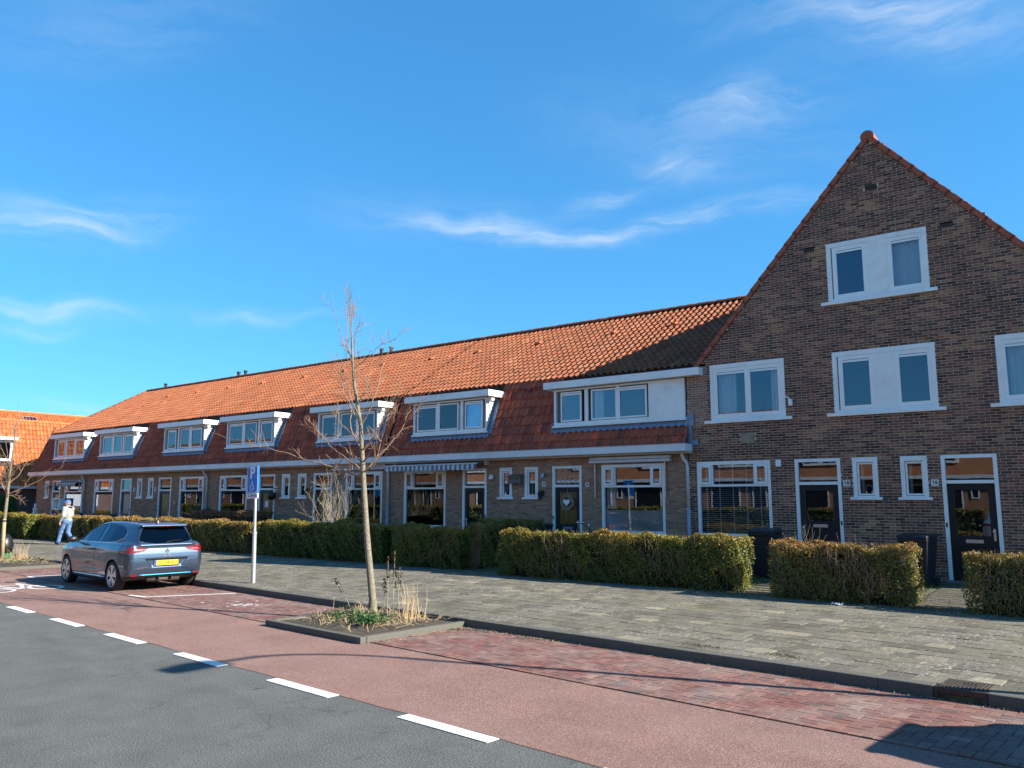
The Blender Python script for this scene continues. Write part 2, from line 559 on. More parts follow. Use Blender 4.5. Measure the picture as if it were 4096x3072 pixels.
m = NT('awning_grey')
tcx = m.n('ShaderNodeSeparateXYZ')
m.l(m.pos(), tcx.inputs[0])
st = m.math('GREATER_THAN', m.math('FRACT', m.math('MULTIPLY', tcx.outputs[0], 5.2)), .5)
m.out(m.mix(st, (.50, .51, .53), (.12, .14, .19)), .8)
m = NT('awning_green')
tcx = m.n('ShaderNodeSeparateXYZ')
m.l(m.pos(), tcx.inputs[0])
st = m.math('GREATER_THAN', m.math('FRACT', m.math('MULTIPLY', tcx.outputs[0], 5.)), .5)
m.out(m.mix(st, (.42, .42, .38), (.10, .16, .13)), .8)

# ------------------------------------------------------------------ mesh helpers
WL = {}            # world location of every object that parents pieces in world coordinates
ZERO = Vector((0, 0, 0))


def link(o, parent=None):
    COL.objects.link(o)
    if parent is not None:
        o.parent = parent
    return o


def thing(name, label, cat, loc=(0, 0, 0), rotz=0., group=None):
    o = bpy.data.objects.new(name, None)
    o.empty_display_size = .2
    link(o)
    o.location = loc
    o.rotation_euler = (0, 0, rotz)
    WL[o.name] = Vector(loc)
    return tag(o, label, cat, group)


def tag(o, label, cat, group=None):
    o['label'] = label
    o['category'] = cat
    if group:
        o['group'] = group
    return o


def structure(o):
    o['kind'] = 'structure'
    return o


def stuff(o):
    o['kind'] = 'stuff'
    o.color = (0, 0, 0, 1)
    return o


class MB:
    def __init__(s):
        s.v, s.f, s.r = [], [], []

    def add(s, vs, fs, rnd=0.):
        o = len(s.v)
        s.v.extend(vs)
        s.f.extend([tuple(i + o for i in f) for f in fs])
        s.r.extend([rnd] * len(fs))
        return s

    def box(s, x0, x1, y0, y1, z0, z1, rnd=0., skip=()):
        vs = [(x0, y0, z0), (x1, y0, z0), (x1, y1, z0), (x0, y1, z0), (x0, y0, z1), (x1, y0, z1), (x1, y1, z1), (x0, y1, z1)]
        fs = {'b': (0, 3, 2, 1), 't': (4, 5, 6, 7), 'f': (0, 1, 5, 4), 'k': (2, 3, 7, 6), 'l': (3, 0, 4, 7), 'r': (1, 2, 6, 5)}
        return s.add(vs, [q for k, q in fs.items() if k not in skip], rnd)

    def quad(s, a, b, c, d, rnd=0.):
        return s.add([tuple(a), tuple(b), tuple(c), tuple(d)], [(0, 1, 2, 3)], rnd)

    def frame(s, x0, x1, z0, z1, t, y0, y1, tb=None, tt=None):
        tb = t if tb is None else tb
        tt = t if tt is None else tt
        s.box(x0, x0 + t, y0, y1, z0, z1)
        s.box(x1 - t, x1, y0, y1, z0, z1)
        s.box(x0 + t, x1 - t, y0, y1, z1 - tt, z1)
        if tb > 0:
            s.box(x0 + t, x1 - t, y0, y1, z0, z0 + tb)
        return s

    def prism(s, poly, a, b, ax='y', rnd=0.):
        n = len(poly)
        f = {'y': lambda p, q: (p[0], q, p[1]), 'x': lambda p, q: (q, p[0], p[1]), 'z': lambda p, q: (p[0], p[1], q)}[ax]
        vs = [f(p, a) for p in poly] + [f(p, b) for p in poly]
        fs = [tuple(range(n)), tuple(range(2 * n - 1, n - 1, -1))] + [(i, i + n, (i + 1) % n + n, (i + 1) % n) for i in range(n)]
        return s.add(vs, fs, rnd)

    def tube(s, pts, rad, seg=6, cap=True, rnd=0.):
        P = [Vector(p) for p in pts]
        n = len(P)
        if not hasattr(rad, '__len__'):
            rad = [rad] * n
        vs = []
        prev = None
        for i in range(n):
            d = (P[min(i + 1, n - 1)] - P[max(i - 1, 0)])
            d = d.normalized() if d.length > 1e-9 else Vector((0, 0, 1))
            if prev is None:
                a = d.orthogonal().normalized()
            else:
                a = (prev - d * prev.dot(d))
                a = a.normalized() if a.length > 1e-6 else d.orthogonal().normalized()
            prev = a
            b = d.cross(a)
            for k in range(seg):
                t = 2 * math.pi * k / seg
                q = P[i] + (a * math.cos(t) + b * math.sin(t)) * rad[i]
                vs.append((q.x, q.y, q.z))
        fs = []
        for i in range(n - 1):
            for k in range(seg):
                k2 = (k + 1) % seg
                fs.append((i * seg + k, i * seg + k2, (i + 1) * seg + k2, (i + 1) * seg + k))
        if cap:
            fs.append(tuple(range(seg - 1, -1, -1)))
            fs.append(tuple(range((n - 1) * seg, n * seg)))
        return s.add(vs, fs, rnd)

    def lathe(s, prof, c=(0, 0, 0), ax='z', seg=20, rnd=0., cap=True):
        """prof: list of (radius, height) ; closed caps if radius 0"""
        vs = []
        for r, z in prof:
            for k in range(seg):
                t = 2 * math.pi * k / seg
                a, b = r * math.cos(t), r * math.sin(t)
                q = {'z': (a, b, z), 'y': (a, z, b), 'x': (z, a, b)}[ax]
                vs.append((q[0] + c[0], q[1] + c[1], q[2] + c[2]))
        fs = []
        for i in range(len(prof) - 1):
            for k in range(seg):
                k2 = (k + 1) % seg
                fs.append((i * seg + k, i * seg + k2, (i + 1) * seg + k2, (i + 1) * seg + k))
        if cap:
            fs.append(tuple(range(seg - 1, -1, -1)))
            fs.append(tuple(range((len(prof) - 1) * seg, len(prof) * seg)))
        return s.add(vs, fs, rnd)

    def mesh(s, name, off=ZERO, smooth=False, rnd=False):
        me = bpy.data.meshes.new(name)
        if off.length > 0:
            a = np.array(s.v, dtype=np.float64).reshape(-1, 3) - np.array(off)
            vs = a.tolist()
        else:
            vs = s.v
        me.from_pydata(vs, [], s.f)
        if rnd:
            at = me.attributes.new('rnd', 'FLOAT', 'FACE')
            at.data.foreach_set('value', np.array(s.r, dtype=np.float32))
        if smooth:
            me.shade_smooth()
        return me

    def build(s, name, mat, parent=None, smooth=False, rnd=False, local=False, bevel=0.):
        off = ZERO
        if parent is not None and not local:
            off = WL.get(parent.name, ZERO)
        me = s.mesh(name, off, smooth, rnd)
        me.materials.append(MATS[mat])
        o = bpy.data.objects.new(name, me)
        link(o, parent)
        if rnd:
            o.color = (0, 0, 0, 1)
        if parent is not None and not local:
            WL[o.name] = off
        if bevel > 0:
            b = o.modifiers.new('bevel', 'BEVEL')
            b.width = bevel
            b.segments = 2
            b.limit_method = 'ANGLE'
        return o


def piece(name, me, parent, loc, rnd=0., rot=None):
    """one small piece (brick, tile, slab) that shares mesh data; loc in world or parent space"""
    o = bpy.data.objects.new(name, me)
    COL.objects.link(o)
    o.parent = parent
    o.location = loc
    if rot is not None:
        o.rotation_euler = rot
    o.color = (rnd, 0, 0, 1)
    return o


def text_mesh(txt, size, mat, name, parent, M, extrude=.002, bold=0., font_sx=1.):
    cu = bpy.data.curves.new('t', 'FONT')
    cu.body = txt
    cu.size = size
    cu.extrude = extrude
    cu.offset = bold
    cu.resolution_u = 3
    cu.align_x = 'CENTER'
    cu.align_y = 'CENTER'
    to = bpy.data.objects.new('t', cu)
    COL.objects.link(to)
    dg = bpy.context.evaluated_depsgraph_get()
    me = bpy.data.meshes.new_from_object(to.evaluated_get(dg))
    bpy.data.objects.remove(to)
    bpy.data.curves.remove(cu)
    me.materials.clear()
    me.materials.append(MATS[mat])
    me.name = name
    me.transform(M @ Matrix.Diagonal((font_sx, 1, 1, 1)))
    o = bpy.data.objects.new(name, me)
    link(o, parent)
    return o


def facing(loc, nrm, off=ZERO):
    """matrix that puts XY text upright on a surface with horizontal normal nrm"""
    n = Vector(nrm).normalized()
    r_ = Vector((0, 0, 1)).cross(n).normalized()
    return Matrix.Translation(Vector(loc) - off) @ Matrix((r_, Vector((0, 0, 1)), n)).transposed().to_4x4()


def copy_tree(o, parent=None):
    c = o.copy()
    COL.objects.link(c)
    c.parent = parent
    for ch in list(o.children):
        copy_tree(ch, c)
    return c


def surface_nets(f, lo, hi, h, newton=2):
    """mesh the zero set of f(x,y,z) (numpy arrays, negative inside)"""
    ax = [np.arange(a, b + h, h) for a, b in zip(lo, hi)]
    X, Y, Z = np.meshgrid(*ax, indexing='ij')
    V = f(X, Y, Z)
    S = V < 0
    nx, ny, nz = V.shape
    cs = np.zeros((nx - 1, ny - 1, nz - 1), int)
    for dx in (0, 1):
        for dy in (0, 1):
            for dz in (0, 1):
                cs += S[dx:nx - 1 + dx, dy:ny - 1 + dy, dz:nz - 1 + dz]
    act = (cs > 0) & (cs < 8)
    idx = -np.ones(act.shape, int)
    I = np.argwhere(act)
    idx[act] = np.arange(len(I))
    P = np.zeros((len(I), 3))
    N = np.zeros(len(I))
    i, j, k = I.T
    cor = [(a, b, c) for a in (0, 1) for b in (0, 1) for c in (0, 1)]
    for a in cor:
        for d in range(3):
            if a[d]:
                continue
            b = list(a)
            b[d] = 1
            va = V[i + a[0], j + a[1], k + a[2]]
            vb = V[i + b[0], j + b[1], k + b[2]]
            mk = (va < 0) != (vb < 0)
            t = np.where(mk, va / np.where(va == vb, 1, va - vb), 0)
            pa = np.stack([i + a[0], j + a[1], k + a[2]], 1).astype(float)
            pa[:, d] += t
            P[mk] += pa[mk]
            N[mk] += 1
    P = P / N[:, None] * h + np.array(lo)
    e = h * .05
    for _ in range(newton):
        v0 = f(P[:, 0], P[:, 1], P[:, 2])
        g = np.stack([(f(P[:, 0] + e, P[:, 1], P[:, 2]) - v0) / e, (f(P[:, 0], P[:, 1] + e, P[:, 2]) - v0) / e, (f(P[:, 0], P[:, 1], P[:, 2] + e) - v0) / e], 1)
        st = -v0[:, None] * g / np.maximum((g ** 2).sum(1), .05)[:, None]
        ln = np.linalg.norm(st, axis=1)[:, None]
        P += st * np.minimum(1, h * .5 / np.maximum(ln, 1e-9))
    F = []
    for d in range(3):
        o1, o2 = [(1, 2), (2, 0), (0, 1)][d]
        sl0 = [slice(None)] * 3
        sl1 = [slice(None)] * 3
        sl0[d] = slice(0, -1)
        sl1[d] = slice(1, None)
        A, B = S[tuple(sl0)], S[tuple(sl1)]
        E = np.argwhere(A != B)
        E = E[(E[:, o1] > 0) & (E[:, o2] > 0) & (E[:, o1] < V.shape[o1] - 1) & (E[:, o2] < V.shape[o2] - 1)]
        if not len(E):
            continue
        q = []
        for (u, w) in ((0, 0), (1, 0), (1, 1), (0, 1)):
            c = E.copy()
            c[:, o1] -= u
            c[:, o2] -= w
            q.append(idx[c[:, 0], c[:, 1], c[:, 2]])
        q = np.stack(q, 1)
        ins = A[E[:, 0], E[:, 1], E[:, 2]]
        q[~ins] = q[~ins][:, ::-1]
        F.append(q)
    F = np.concatenate(F)
    return P, F[(F >= 0).all(1)]


def smin(a, b, k):
    h_ = np.clip(.5 + .5 * (b - a) / k, 0, 1)
    return b * (1 - h_) + a * h_ - k * h_ * (1 - h_)


def smax(a, b, k):
    return -smin(-a, -b, k)


def sd_poly(x, z, poly):
    d = np.full(np.shape(x), 1e9)
    s = np.ones(np.shape(x))
    n = len(poly)
    for i in range(n):
        ax_, az = poly[i]
        bx, bz = poly[(i + 1) % n]
        ex, ez = bx - ax_, bz - az
        wx, wz = x - ax_, z - az
        t = np.clip((wx * ex + wz * ez) / (ex * ex + ez * ez + 1e-12), 0, 1)
        d = np.minimum(d, (wx - ex * t) ** 2 + (wz - ez * t) ** 2)
        c1 = z >= az
        c2 = z < bz
        c3 = ex * wz > ez * wx
        s = np.where((c1 & c2 & c3) | (~c1 & ~c2 & ~c3), -s, s)
    return s * np.sqrt(d)


def smooth_poly(poly, it=2):
    p = list(poly)
    for _ in range(it):
        q = []
        for i in range(len(p)):
            a, b = p[i], p[(i + 1) % len(p)]
            q += [(a[0] * .75 + b[0] * .25, a[1] * .75 + b[1] * .25), (a[0] * .25 + b[0] * .75, a[1] * .25 + b[1] * .75)]
        p = q
    return p


def in_poly(x, z, poly):
    return sd_poly(x, z, poly) < 0


def mesh_np(name, P, F, mat, parent=None, smooth=True):
    used, inv = np.unique(F, return_inverse=True)
    me = bpy.data.meshes.new(name)
    me.from_pydata(P[used].tolist(), [], inv.reshape(F.shape).tolist())
    if smooth:
        me.shade_smooth()
    me.materials.append(MATS[mat])
    o = bpy.data.objects.new(name, me)
    return link(o, parent)


# road frame: s runs along the road, n across it (away from the camera); turned 4.5 degrees
TH = R(4.5)
CT, ST = math.cos(TH), math.sin(TH)


def road_xy(s, n):
    return (s * CT + n * ST, -s * ST + n * CT)


def to_road(x, y):
    return (x * CT - y * ST, x * ST + y * CT)


CAMP = np.array([0, 0, 1.95])
_q = cam.rotation_quaternion.to_matrix()


def in_view(p, marg=1.08):
    v = _q.transposed() @ (Vector(p) - cam.location)
    if v.z > -0.1:
        return False
    hx, hy = 18 / 28.216 * marg, 13.5 / 28.216 * marg
    return abs(v.x / -v.z) < hx and abs(v.y / -v.z) < hy


def nearest_sets(items, key, n):
    """indices of the n items that show largest (nearest to the camera and inside the frame)"""
    c = [(np.linalg.norm(np.array(key(it)) - CAMP), i) for i, it in enumerate(items) if in_view(key(it), 1.0)]
    c.sort()
    return {i for _, i in c[:n]}

# ------------------------------------------------------------------ the ground, road, pavement
KERB_N = 8.92
PAV_Z = .12
_HX = [-60, -44, -37, -28, -20, -15, -9, -2, 6]
_HY = [15.4, 15.75, 15.9, 16.05, 15.95, 15.85, 15.55, 15.0, 14.5]


def hedge_y(x):
    return float(np.interp(x, _HX, _HY))


def road_obj(mb, name, mat, parent=None, **k):
    o = mb.build(name, mat, parent, local=True, **k)
    if parent is None:
        o.rotation_euler = (0, 0, -TH)
    return o


mb = MB()
mb.quad((-900, -900, -.08), (900, -900, -.08), (900, 900, -.08), (-900, 900, -.08))
structure(mb.build('ground', 'ground_soil'))

mb = MB()
mb.quad((-140, -4.2, 0), (60, -4.2, 0), (60, 9.0, 0), (-140, 9.0, 0))
road = structure(road_obj(mb, 'road', 'asphalt'))
mb = MB()
N_ = 60
for lo_, hi_ in ((5.06, 7.10), (-2.0, .0)):
    # slightly uneven edges, as laid
    xs = np.linspace(-140, 60, 801)
    for i in range(800):
        w0 = .012 * math.sin(xs[i] * 2.1) + .008 * math.sin(xs[i] * 7.3)
        w1 = .012 * math.sin(xs[i + 1] * 2.1) + .008 * math.sin(xs[i + 1] * 7.3)
        mb.quad((xs[i], lo_ + w0, .004), (xs[i + 1], lo_ + w1, .004), (xs[i + 1], hi_, .004), (xs[i], hi_, .004))
structure(road_obj(mb, 'cycle_lane', 'red_asphalt'))

# lane dashes: each one a part of the road
d_me = MB()
d_me.box(0, 1.13, 4.91, 5.055, .003, .008)
dm = d_me.mesh('lane_dash')
dm.materials.append(MATS['road_paint'])
for k in range(-14, 8):
    piece('lane_dash', dm, road, (-16.83 + 2.195 * (k + 0), 0, 0))

# bicycle symbol
mb = MB()


def ribbon(pts, w, z=.0085):
    for (a, b) in zip(pts[:-1], pts[1:]):
        a_, b_ = Vector((a[0], a[1])), Vector((b[0], b[1]))
        d_ = (b_ - a_).normalized()
        t = Vector((-d_.y, d_.x)) * w / 2
        a_ = a_ - d_ * w * .25
        b_ = b_ + d_ * w * .25
        mb.add([(a_.x - t.x, a_.y - t.y, z), (b_.x - t.x, b_.y - t.y, z), (b_.x + t.x, b_.y + t.y, z), (a_.x + t.x, a_.y + t.y, z)], [(0, 1, 2, 3)])


def ring(cs, cn, rs, rn, w, z=.0085):
    n = 28
    vs = []
    for k in range(n):
        t = 2 * math.pi * k / n
        for q in (1, -1):
            vs.append((cs + (rs + q * w / 2) * math.cos(t), cn + (rn + q * w / 2) * math.sin(t), z))
    mb.add(vs, [(2 * k, 2 * ((k + 1) % n), 2 * ((k + 1) % n) + 1, 2 * k + 1) for k in range(n)])


bs = -19.9
ring(bs, 5.62, .48, .30, .085)
ring(bs, 6.56, .48, .30, .085)
ribbon([(bs, 5.62), (bs - .95, 5.82), (bs - .95, 6.36), (bs - .02, 6.12), (bs - .88, 5.84)], .08, .0095)
ribbon([(bs - .02, 6.10), (bs, 5.64)], .08, .0105)
ribbon([(bs, 6.56), (bs - 1.22, 6.30), (bs - 1.22, 6.52)], .08, .0115)
ribbon([(bs - 1.12, 5.68), (bs - 1.12, 5.98)], .09, .0125)
road_obj(mb, 'bicycle_symbol', 'road_paint', road)
mb = MB()
p0, p1, p2 = to_road(-16.3, 8.46), to_road(-15.74, 8.49), to_road(-14.93, 9.95)
ribbon([p0, p1], .09, .0172)
ribbon([p1, p2], .09, .0180)
road_obj(mb, 'parking_line', 'road_paint', road)
mb = MB()
p0, p1, p2 = to_road(-21.6, 8.8), to_road(-22.1, 8.84), to_road(-21.75, 10.2)
ribbon([p0, p1], .09, .0172)
ribbon([p1, p2], .09, .0180)
road_obj(mb, 'parking_line', 'road_paint', road)
mb = MB()
cx_, cn_ = to_road(-13.25, 8.95)
for j in range(46):
    t, rr = random.uniform(0, 6.28), abs(random.gauss(0, .30))
    a, b, sz = cx_ + rr * 1.25 * math.cos(t), cn_ + rr * .75 * math.sin(t), random.uniform(.012, .05)
    pl = [(a + sz * random.uniform(.6, 1.3) * math.cos(q), b + sz * random.uniform(.6, 1.3) * math.sin(q), .0145 + j * .00004) for q in np.linspace(0, 5.5, 7)]
    mb.add(pl, [tuple(range(7))])
stuff(road_obj(mb, 'paint_spill', 'road_paint', road))

# parking bay paved with clinkers in herringbone
PLANTERS = [(-11.45, -9.05, 6.93), (-31.0, -25.15, 6.98)]       # s0, s1, front n
mb = MB()
mb.quad((-75, 7.095, .0062), (14, 7.095, .0062), (14, KERB_N + .02, .0062), (-75, KERB_N + .02, .0062))
bay = structure(road_obj(mb, 'parking_bay', 'joint_dirt'))
bw = .102
items = []
ni = int((8.93 - 7.10) / bw)
for i in range(-440, 140):
    for j in range(0, ni + 1):
        k = (i - j) % 4
        if k == 0:
            s0, s1, n0, n1 = i * bw, (i + 2) * bw, 7.10 + j * bw, 7.10 + (j + 1) * bw
        elif k == 3:
            s0, s1, n0, n1 = i * bw, (i + 1) * bw, 7.10 + j * bw, 7.10 + (j + 2) * bw
        elif k == 2 and j == 0:
            s0, s1, n0, n1 = i * bw, (i + 1) * bw, 7.10, 7.10 + bw
        else:
            continue
        n1c = min(n1, KERB_N - .01)
        if n1c - n0 < .03 or s1 < -42:
            continue
        if any(a - .02 < (s0 + s1) / 2 < b + .02 for a, b, _ in PLANTERS):
            continue
        items.append((s0 + .004, s1 - .004, n0 + .004, n1c - .004, 0 if (n1c == n1 and k != 2) else 1, k))
near = nearest_sets(items, lambda it: (*road_xy((it[0] + it[1]) / 2, (it[2] + it[3]) / 2), 0) if not it[4] else (0, -50, 0), 300)
cm = {}
for k, (w, d) in {0: (2 * bw - .008, bw - .008), 3: (bw - .008, 2 * bw - .008)}.items():
    q = MB()
    q.box(-w / 2, w / 2, -d / 2, d / 2, 0, .0095, skip=('b',))
    cm[k] = q.mesh('clinker')
    cm[k].materials.append(MATS['clinker'])
mb = MB()
for i, (a, b, c, d, cl, k) in enumerate(items):
    z_ = .0055 + random.uniform(-.0012, .0022)
    r_ = random.random()
    if i in near:
        piece('clinker', cm[k], bay, ((a + b) / 2, (c + d) / 2, z_), r_, (random.gauss(0, .006), random.gauss(0, .006), random.gauss(0, .012)))
    else:
        mb.box(a, b, c, d, z_, z_ + .0095, r_, skip=('b',))
stuff(road_obj(mb, 'clinkers', 'clinker', bay, rnd=True))

# kerb: stones about a metre long
kb = MB()
kb.box(-75, 14, KERB_N + .02, KERB_N + .12, -.02, .10)
kerb = structure(road_obj(kb, 'kerb', 'joint_dirt'))


def kerbmesh(L, w=.14):
    q = MB()
    b = .018
    q.prism([(0, 0), (0, .117), (b * .3, .127), (b, .132), (w, .132), (w, 0)], -L / 2 + .003, L / 2 - .003, 'x')
    me = q.mesh('kerb_stone')
    me.materials.append(MATS['kerb_stone'])
    return me


kme = kerbmesh(1.0)
for k in range(-60, 14):
    if -2.9 < k + .5 < -1.6:
        continue
    piece('kerb_stone', kme, kerb, (k + .5, KERB_N + random.uniform(-.004, .004), random.uniform(-.004, .004)), 0, (0, random.gauss(0, .001), random.gauss(0, .002)))
piece('kerb_stone', kerbmesh(.52), kerb, (-2.74, KERB_N, 0))

# pavement of 30 cm concrete slabs in half bond
mb = MB()
xs = np.linspace(-75, 14, 90)
for a, b in zip(xs[:-1], xs[1:]):
    na = to_road(a, hedge_y(a))[1] + .25
    nb = to_road(b, hedge_y(b))[1] + .25
    mb.quad((a, KERB_N + .10, PAV_Z - .008), (b, KERB_N + .10, PAV_Z - .008), (b, nb, PAV_Z - .008), (a, na, PAV_Z - .008))
pav = structure(road_obj(mb, 'pavement', 'joint_dirt'))
items = []
P_ = .3035
for j in range(0, 24):
    n0 = KERB_N + .146 + j * P_
    off = (j % 2) * P_ / 2
    for i in range(-190, 32):
        s0 = i * P_ + off
        x, y = road_xy(s0 + .15, n0 + .15)
        if y > hedge_y(x) + .18:
            continue
        if s0 < -57:
            continue
        items.append((s0, n0))
near = nearest_sets(items, lambda it: (*road_xy(it[0] + .15, it[1] + .15), .12), 300)
q = MB()
q.box(.004, .2955, .004, .2955, 0, .012, skip=('b',))
sm = q.mesh('paving_slab')
sm.materials.append(MATS['slab'])
mb = MB()
for i, (s0, n0) in enumerate(items):
    z_ = PAV_Z - .003 + random.uniform(-.002, .003)
    r_ = random.random()
    if i in near:
        piece('paving_slab', sm, pav, (s0, n0, z_), r_, (random.gauss(0, .004), random.gauss(0, .004), 0))
    else:
        t1, t2 = random.gauss(0, .0009), random.gauss(0, .0009)
        o_ = len(mb.v)
        mb.box(s0 + .004, s0 + .2955, n0 + .004, n0 + .2955, z_, z_ + .012, r_, skip=('b',))
        for q_ in range(4, 8):
            v_ = mb.v[o_ + q_]
            mb.v[o_ + q_] = (v_[0], v_[1], v_[2] + (t1 if v_[0] > s0 + .1 else -t1) + (t2 if v_[1] > n0 + .1 else -t2))
stuff(road_obj(mb, 'paving_slabs', 'slab', pav, rnd=True))

# far side of the street (behind the camera): kerb and pavement as plain strips
mb = MB()
mb.box(-140, 60, -4.35, -4.2, -.02, .13)
structure(road_obj(mb, 'kerb', 'kerb_stone'))
mb = MB()
mb.quad((-140, -9.5, .122), (60, -9.5, .122), (60, -4.35, .122), (-140, -4.35, .122))
structure(road_obj(mb, 'pavement', 'slab', rnd=False))

# front gardens
mb = MB()
xs = np.linspace(-62, 8, 71)
for a, b in zip(xs[:-1], xs[1:]):
    ya, yb = hedge_y(a), hedge_y(b)
    mb.quad((a, ya + .05, .128), (b, yb + .05, .128), (b, 17.2, .20), (a, 17.2, .20))
    mb.quad((a, 17.2, .20), (b, 17.2, .20), (b, 19.3, .265), (a, 19.3, .265))
structure(mb.build('garden_ground', 'ground_soil'))


def garden_z(y, x=-9):
    h0 = hedge_y(x) + .05
    return float(np.interp(y, [h0, 17.2, 19.3], [.128, .20, .265]))


# brick path to the right-hand door and pale path to the other one
mb = MB()
for i in range(11):
    for j in range(34):
        x = -3.25 + i * .1 + (.05 if j % 2 else 0)
        y = 15.3 + j * .105
        if y > 18.85:
            continue
        z0 = garden_z(y, -3)
        mb.box(x, x + .095, y, y + .1, z0 - .02, z0 + .014 + random.uniform(-.002, .003), random.random() * .4, skip=('b',))
gp = stuff(mb.build('garden_path', 'slab', rnd=True))
gp['kind'] = 'structure'
mb = MB()
for j in range(12):
    y = 15.4 + j * .3
    z0 = garden_z(y, -6)
    mb.box(-6.35 + random.uniform(-.02, .02), -6.05, y, y + .29, z0 - .02, z0 + .012, random.random() * .5, skip=('b',))
    mb.box(-6.04, -5.74 + random.uniform(-.02, .02), y, y + .29, z0 - .02, z0 + .012, random.random() * .5, skip=('b',))
gp = stuff(mb.build('garden_path', 'slab', rnd=True))
gp['kind'] = 'structure'

# ------------------------------------------------------------------ houses
FY = 19.0                     # facade plane
COURSE, BL, JT = .0606, .206, .0125
EAVE_Y, EAVE_Z = 18.80, 3.33
BRK_Y, BRK_Z = 19.69, 5.52    # where the steep roof meets the flatter one
RDG_Y, RDG_Z = 23.80, 8.14
GX, GAPEX, GS = -4.27, 10.30, 1.12   # gable axis, apex height, slope


def steep_y(z):
    return EAVE_Y + (z - EAVE_Z) * (BRK_Y - EAVE_Y) / (BRK_Z - EAVE_Z)


def cut(ivs, a, b):
    out = []
    for p, q in ivs:
        if b <= p or a >= q:
            out.append((p, q))
        else:
            if a > p:
                out.append((p, a))
            if b < q:
                out.append((b, q))
    return out


def brick_wall(house, z0, z1, xr, openings, bmat, mmat, nobj, y=FY, xshift=0.):
    """courses of single bricks proud of a mortar bed; xr(z) gives the extent of the wall at height z"""
    mort = MB()
    br = []
    nc = int((z1 - z0) / COURSE)
    for c in range(nc):
        za = z0 + c * COURSE
        zb = za + COURSE
        xa, xb = xr((za + zb) / 2)
        if xb - xa < .05:
            continue
        ivs = [(xa, xb)]
        zm = (za + zb) / 2
        for (ox0, ox1, oz0, oz1) in openings:
            if oz0 < zm < oz1:
                ivs = cut(ivs, ox0, ox1)
        for p, q in ivs:
            mort.quad((p, y + .007, za), (q, y + .007, za), (q, y + .007, zb), (p, y + .007, zb))
        step = BL
        off = (c % 2) * step / 2 + (random.uniform(-.01, .01)) + xshift
        k0 = math.floor((xa - off) / step) - 1
        k1 = math.ceil((xb - off) / step) + 1
        for k in range(k0, k1):
            a, b = k * step + off + JT / 2 + random.uniform(-.002, .002), (k + 1) * step + off - JT / 2
            for p, q in ivs:
                a2, b2 = max(a, p + .002), min(b, q - .002)
                if b2 - a2 > .03:
                    br.append((a2, b2, za + JT * .42, zb - JT * .42, b2 - a2 > step - JT - .004))
    w = mort.build('wall', mmat, house)
    off = WL[house.name]
    full = [b for b in br if b[4]]
    near = set()
    if nobj:
        idx = nearest_sets(full, lambda it: ((it[0] + it[1]) / 2, y, (it[2] + it[3]) / 2), nobj)
        near = {full[i][:4] for i in idx}
    q = MB()
    L = BL - JT
    H = COURSE - JT * .84
    q.box(-L / 2, L / 2, 0, .012, 0, H, skip=('k',))
    bme = q.mesh('brick')
    bme.materials.append(MATS[bmat])
    mb = MB()
    for b in br:
        d = random.uniform(-.003, .002)
        r_ = random.random()
        if b[:4] in near:
            piece('brick', bme, w, (((b[0] + b[1]) / 2) - off.x, y + d - .001 - off.y, b[2] - off.z), r_, (0, random.gauss(0, .004), 0))
        else:
            mb.box(b[0], b[1], y + d, y + .012, b[2], b[3], r_, skip=('k',))
    stuff(mb.build('bricks', bmat, w, rnd=True))
    return w


# --- pan tile: an S profile with a roll at one side, lower edge lifted over the tile below
def tile_mesh(mat, w=.203, ln=.335):
    us = [0, .10, .22, .36, .50, .62, .72, .82, .92, 1.0]
    hs = [.026, .004, -.010, -.014, -.010, .006, .030, .052, .054, .030]
    n = len(us)
    q = MB()
    v = []
    for u, h_ in zip(us, hs):
        v.append((u * w, 0, h_ + .044))
    for u, h_ in zip(us, hs):
        v.append((u * w, ln, h_ + .004))
    for u, h_ in zip(us, hs):
        v.append((u * w, 0, h_ + .004))
    f = [(i, i + 1, n + i + 1, n + i) for i in range(n - 1)] + [(2 * n + i, 2 * n + i + 1, i + 1, i) for i in range(n - 1)]
    q.add(v, f)
    me = q.mesh('roof_tile', smooth=False)
    me.materials.append(MATS[mat])
    a = np.array(v)
    return me, a, f


TW, TG = .203, .30          # tile width, gauge up the slope
TILE_UP, TV, TF = tile_mesh('tile_clay')
TILE_ST, _, _ = tile_mesh('tile_clay_steep')
TILE_NEW, _, _ = tile_mesh('tile_new')


def tile_field(roof, origin, udir, vdir, cols, rows, keep, me, mat, nobj, wpos=None, name='roof_tile'):
    """lay tiles on a plane: origin + u*udir + v*vdir; keep(u,v) filters; the nobj that show largest are objects"""
    udir, vdir = Vector(udir).normalized(), Vector(vdir).normalized()
    n = udir.cross(vdir)
    Rm = Matrix((udir, vdir, n)).transposed()
    eul = Rm.to_euler()
    off = WL[roof.name]
    its = []
    for r in range(rows):
        for c in range(cols):
            u, v = c * TW, r * TG
            if keep(u + TW / 2, v + TG / 2):
                p = Vector(origin) + udir * u + vdir * v
                its.append(p)
    near = nearest_sets(its, lambda p: p, nobj) if nobj else set()
    base = (np.array(Rm) @ TV.T).T
    mb = MB()
    for i, p in enumerate(its):
        r_ = random.random()
        p = p + n * random.uniform(-.002, .004) + udir * random.gauss(0, .0025) + vdir * random.gauss(0, .004)
        if random.random() < .012:
            p = p - vdir * random.uniform(.02, .06) + n * .004      # a slipped tile
        if i in near:
            piece(name, me, roof, p - off, r_, eul)
        else:
            mb.add([tuple(q) for q in (base + np.array(p))], TF, r_)
    if mb.v:
        stuff(mb.build(name + 's', mat, roof, rnd=True))


def pane(win, x0, x1, z0, z1, y, mat='glass'):
    q = MB()
    q.box(x0, x1, y, y + .006, z0, z1)
    return q.build('pane', mat, win)


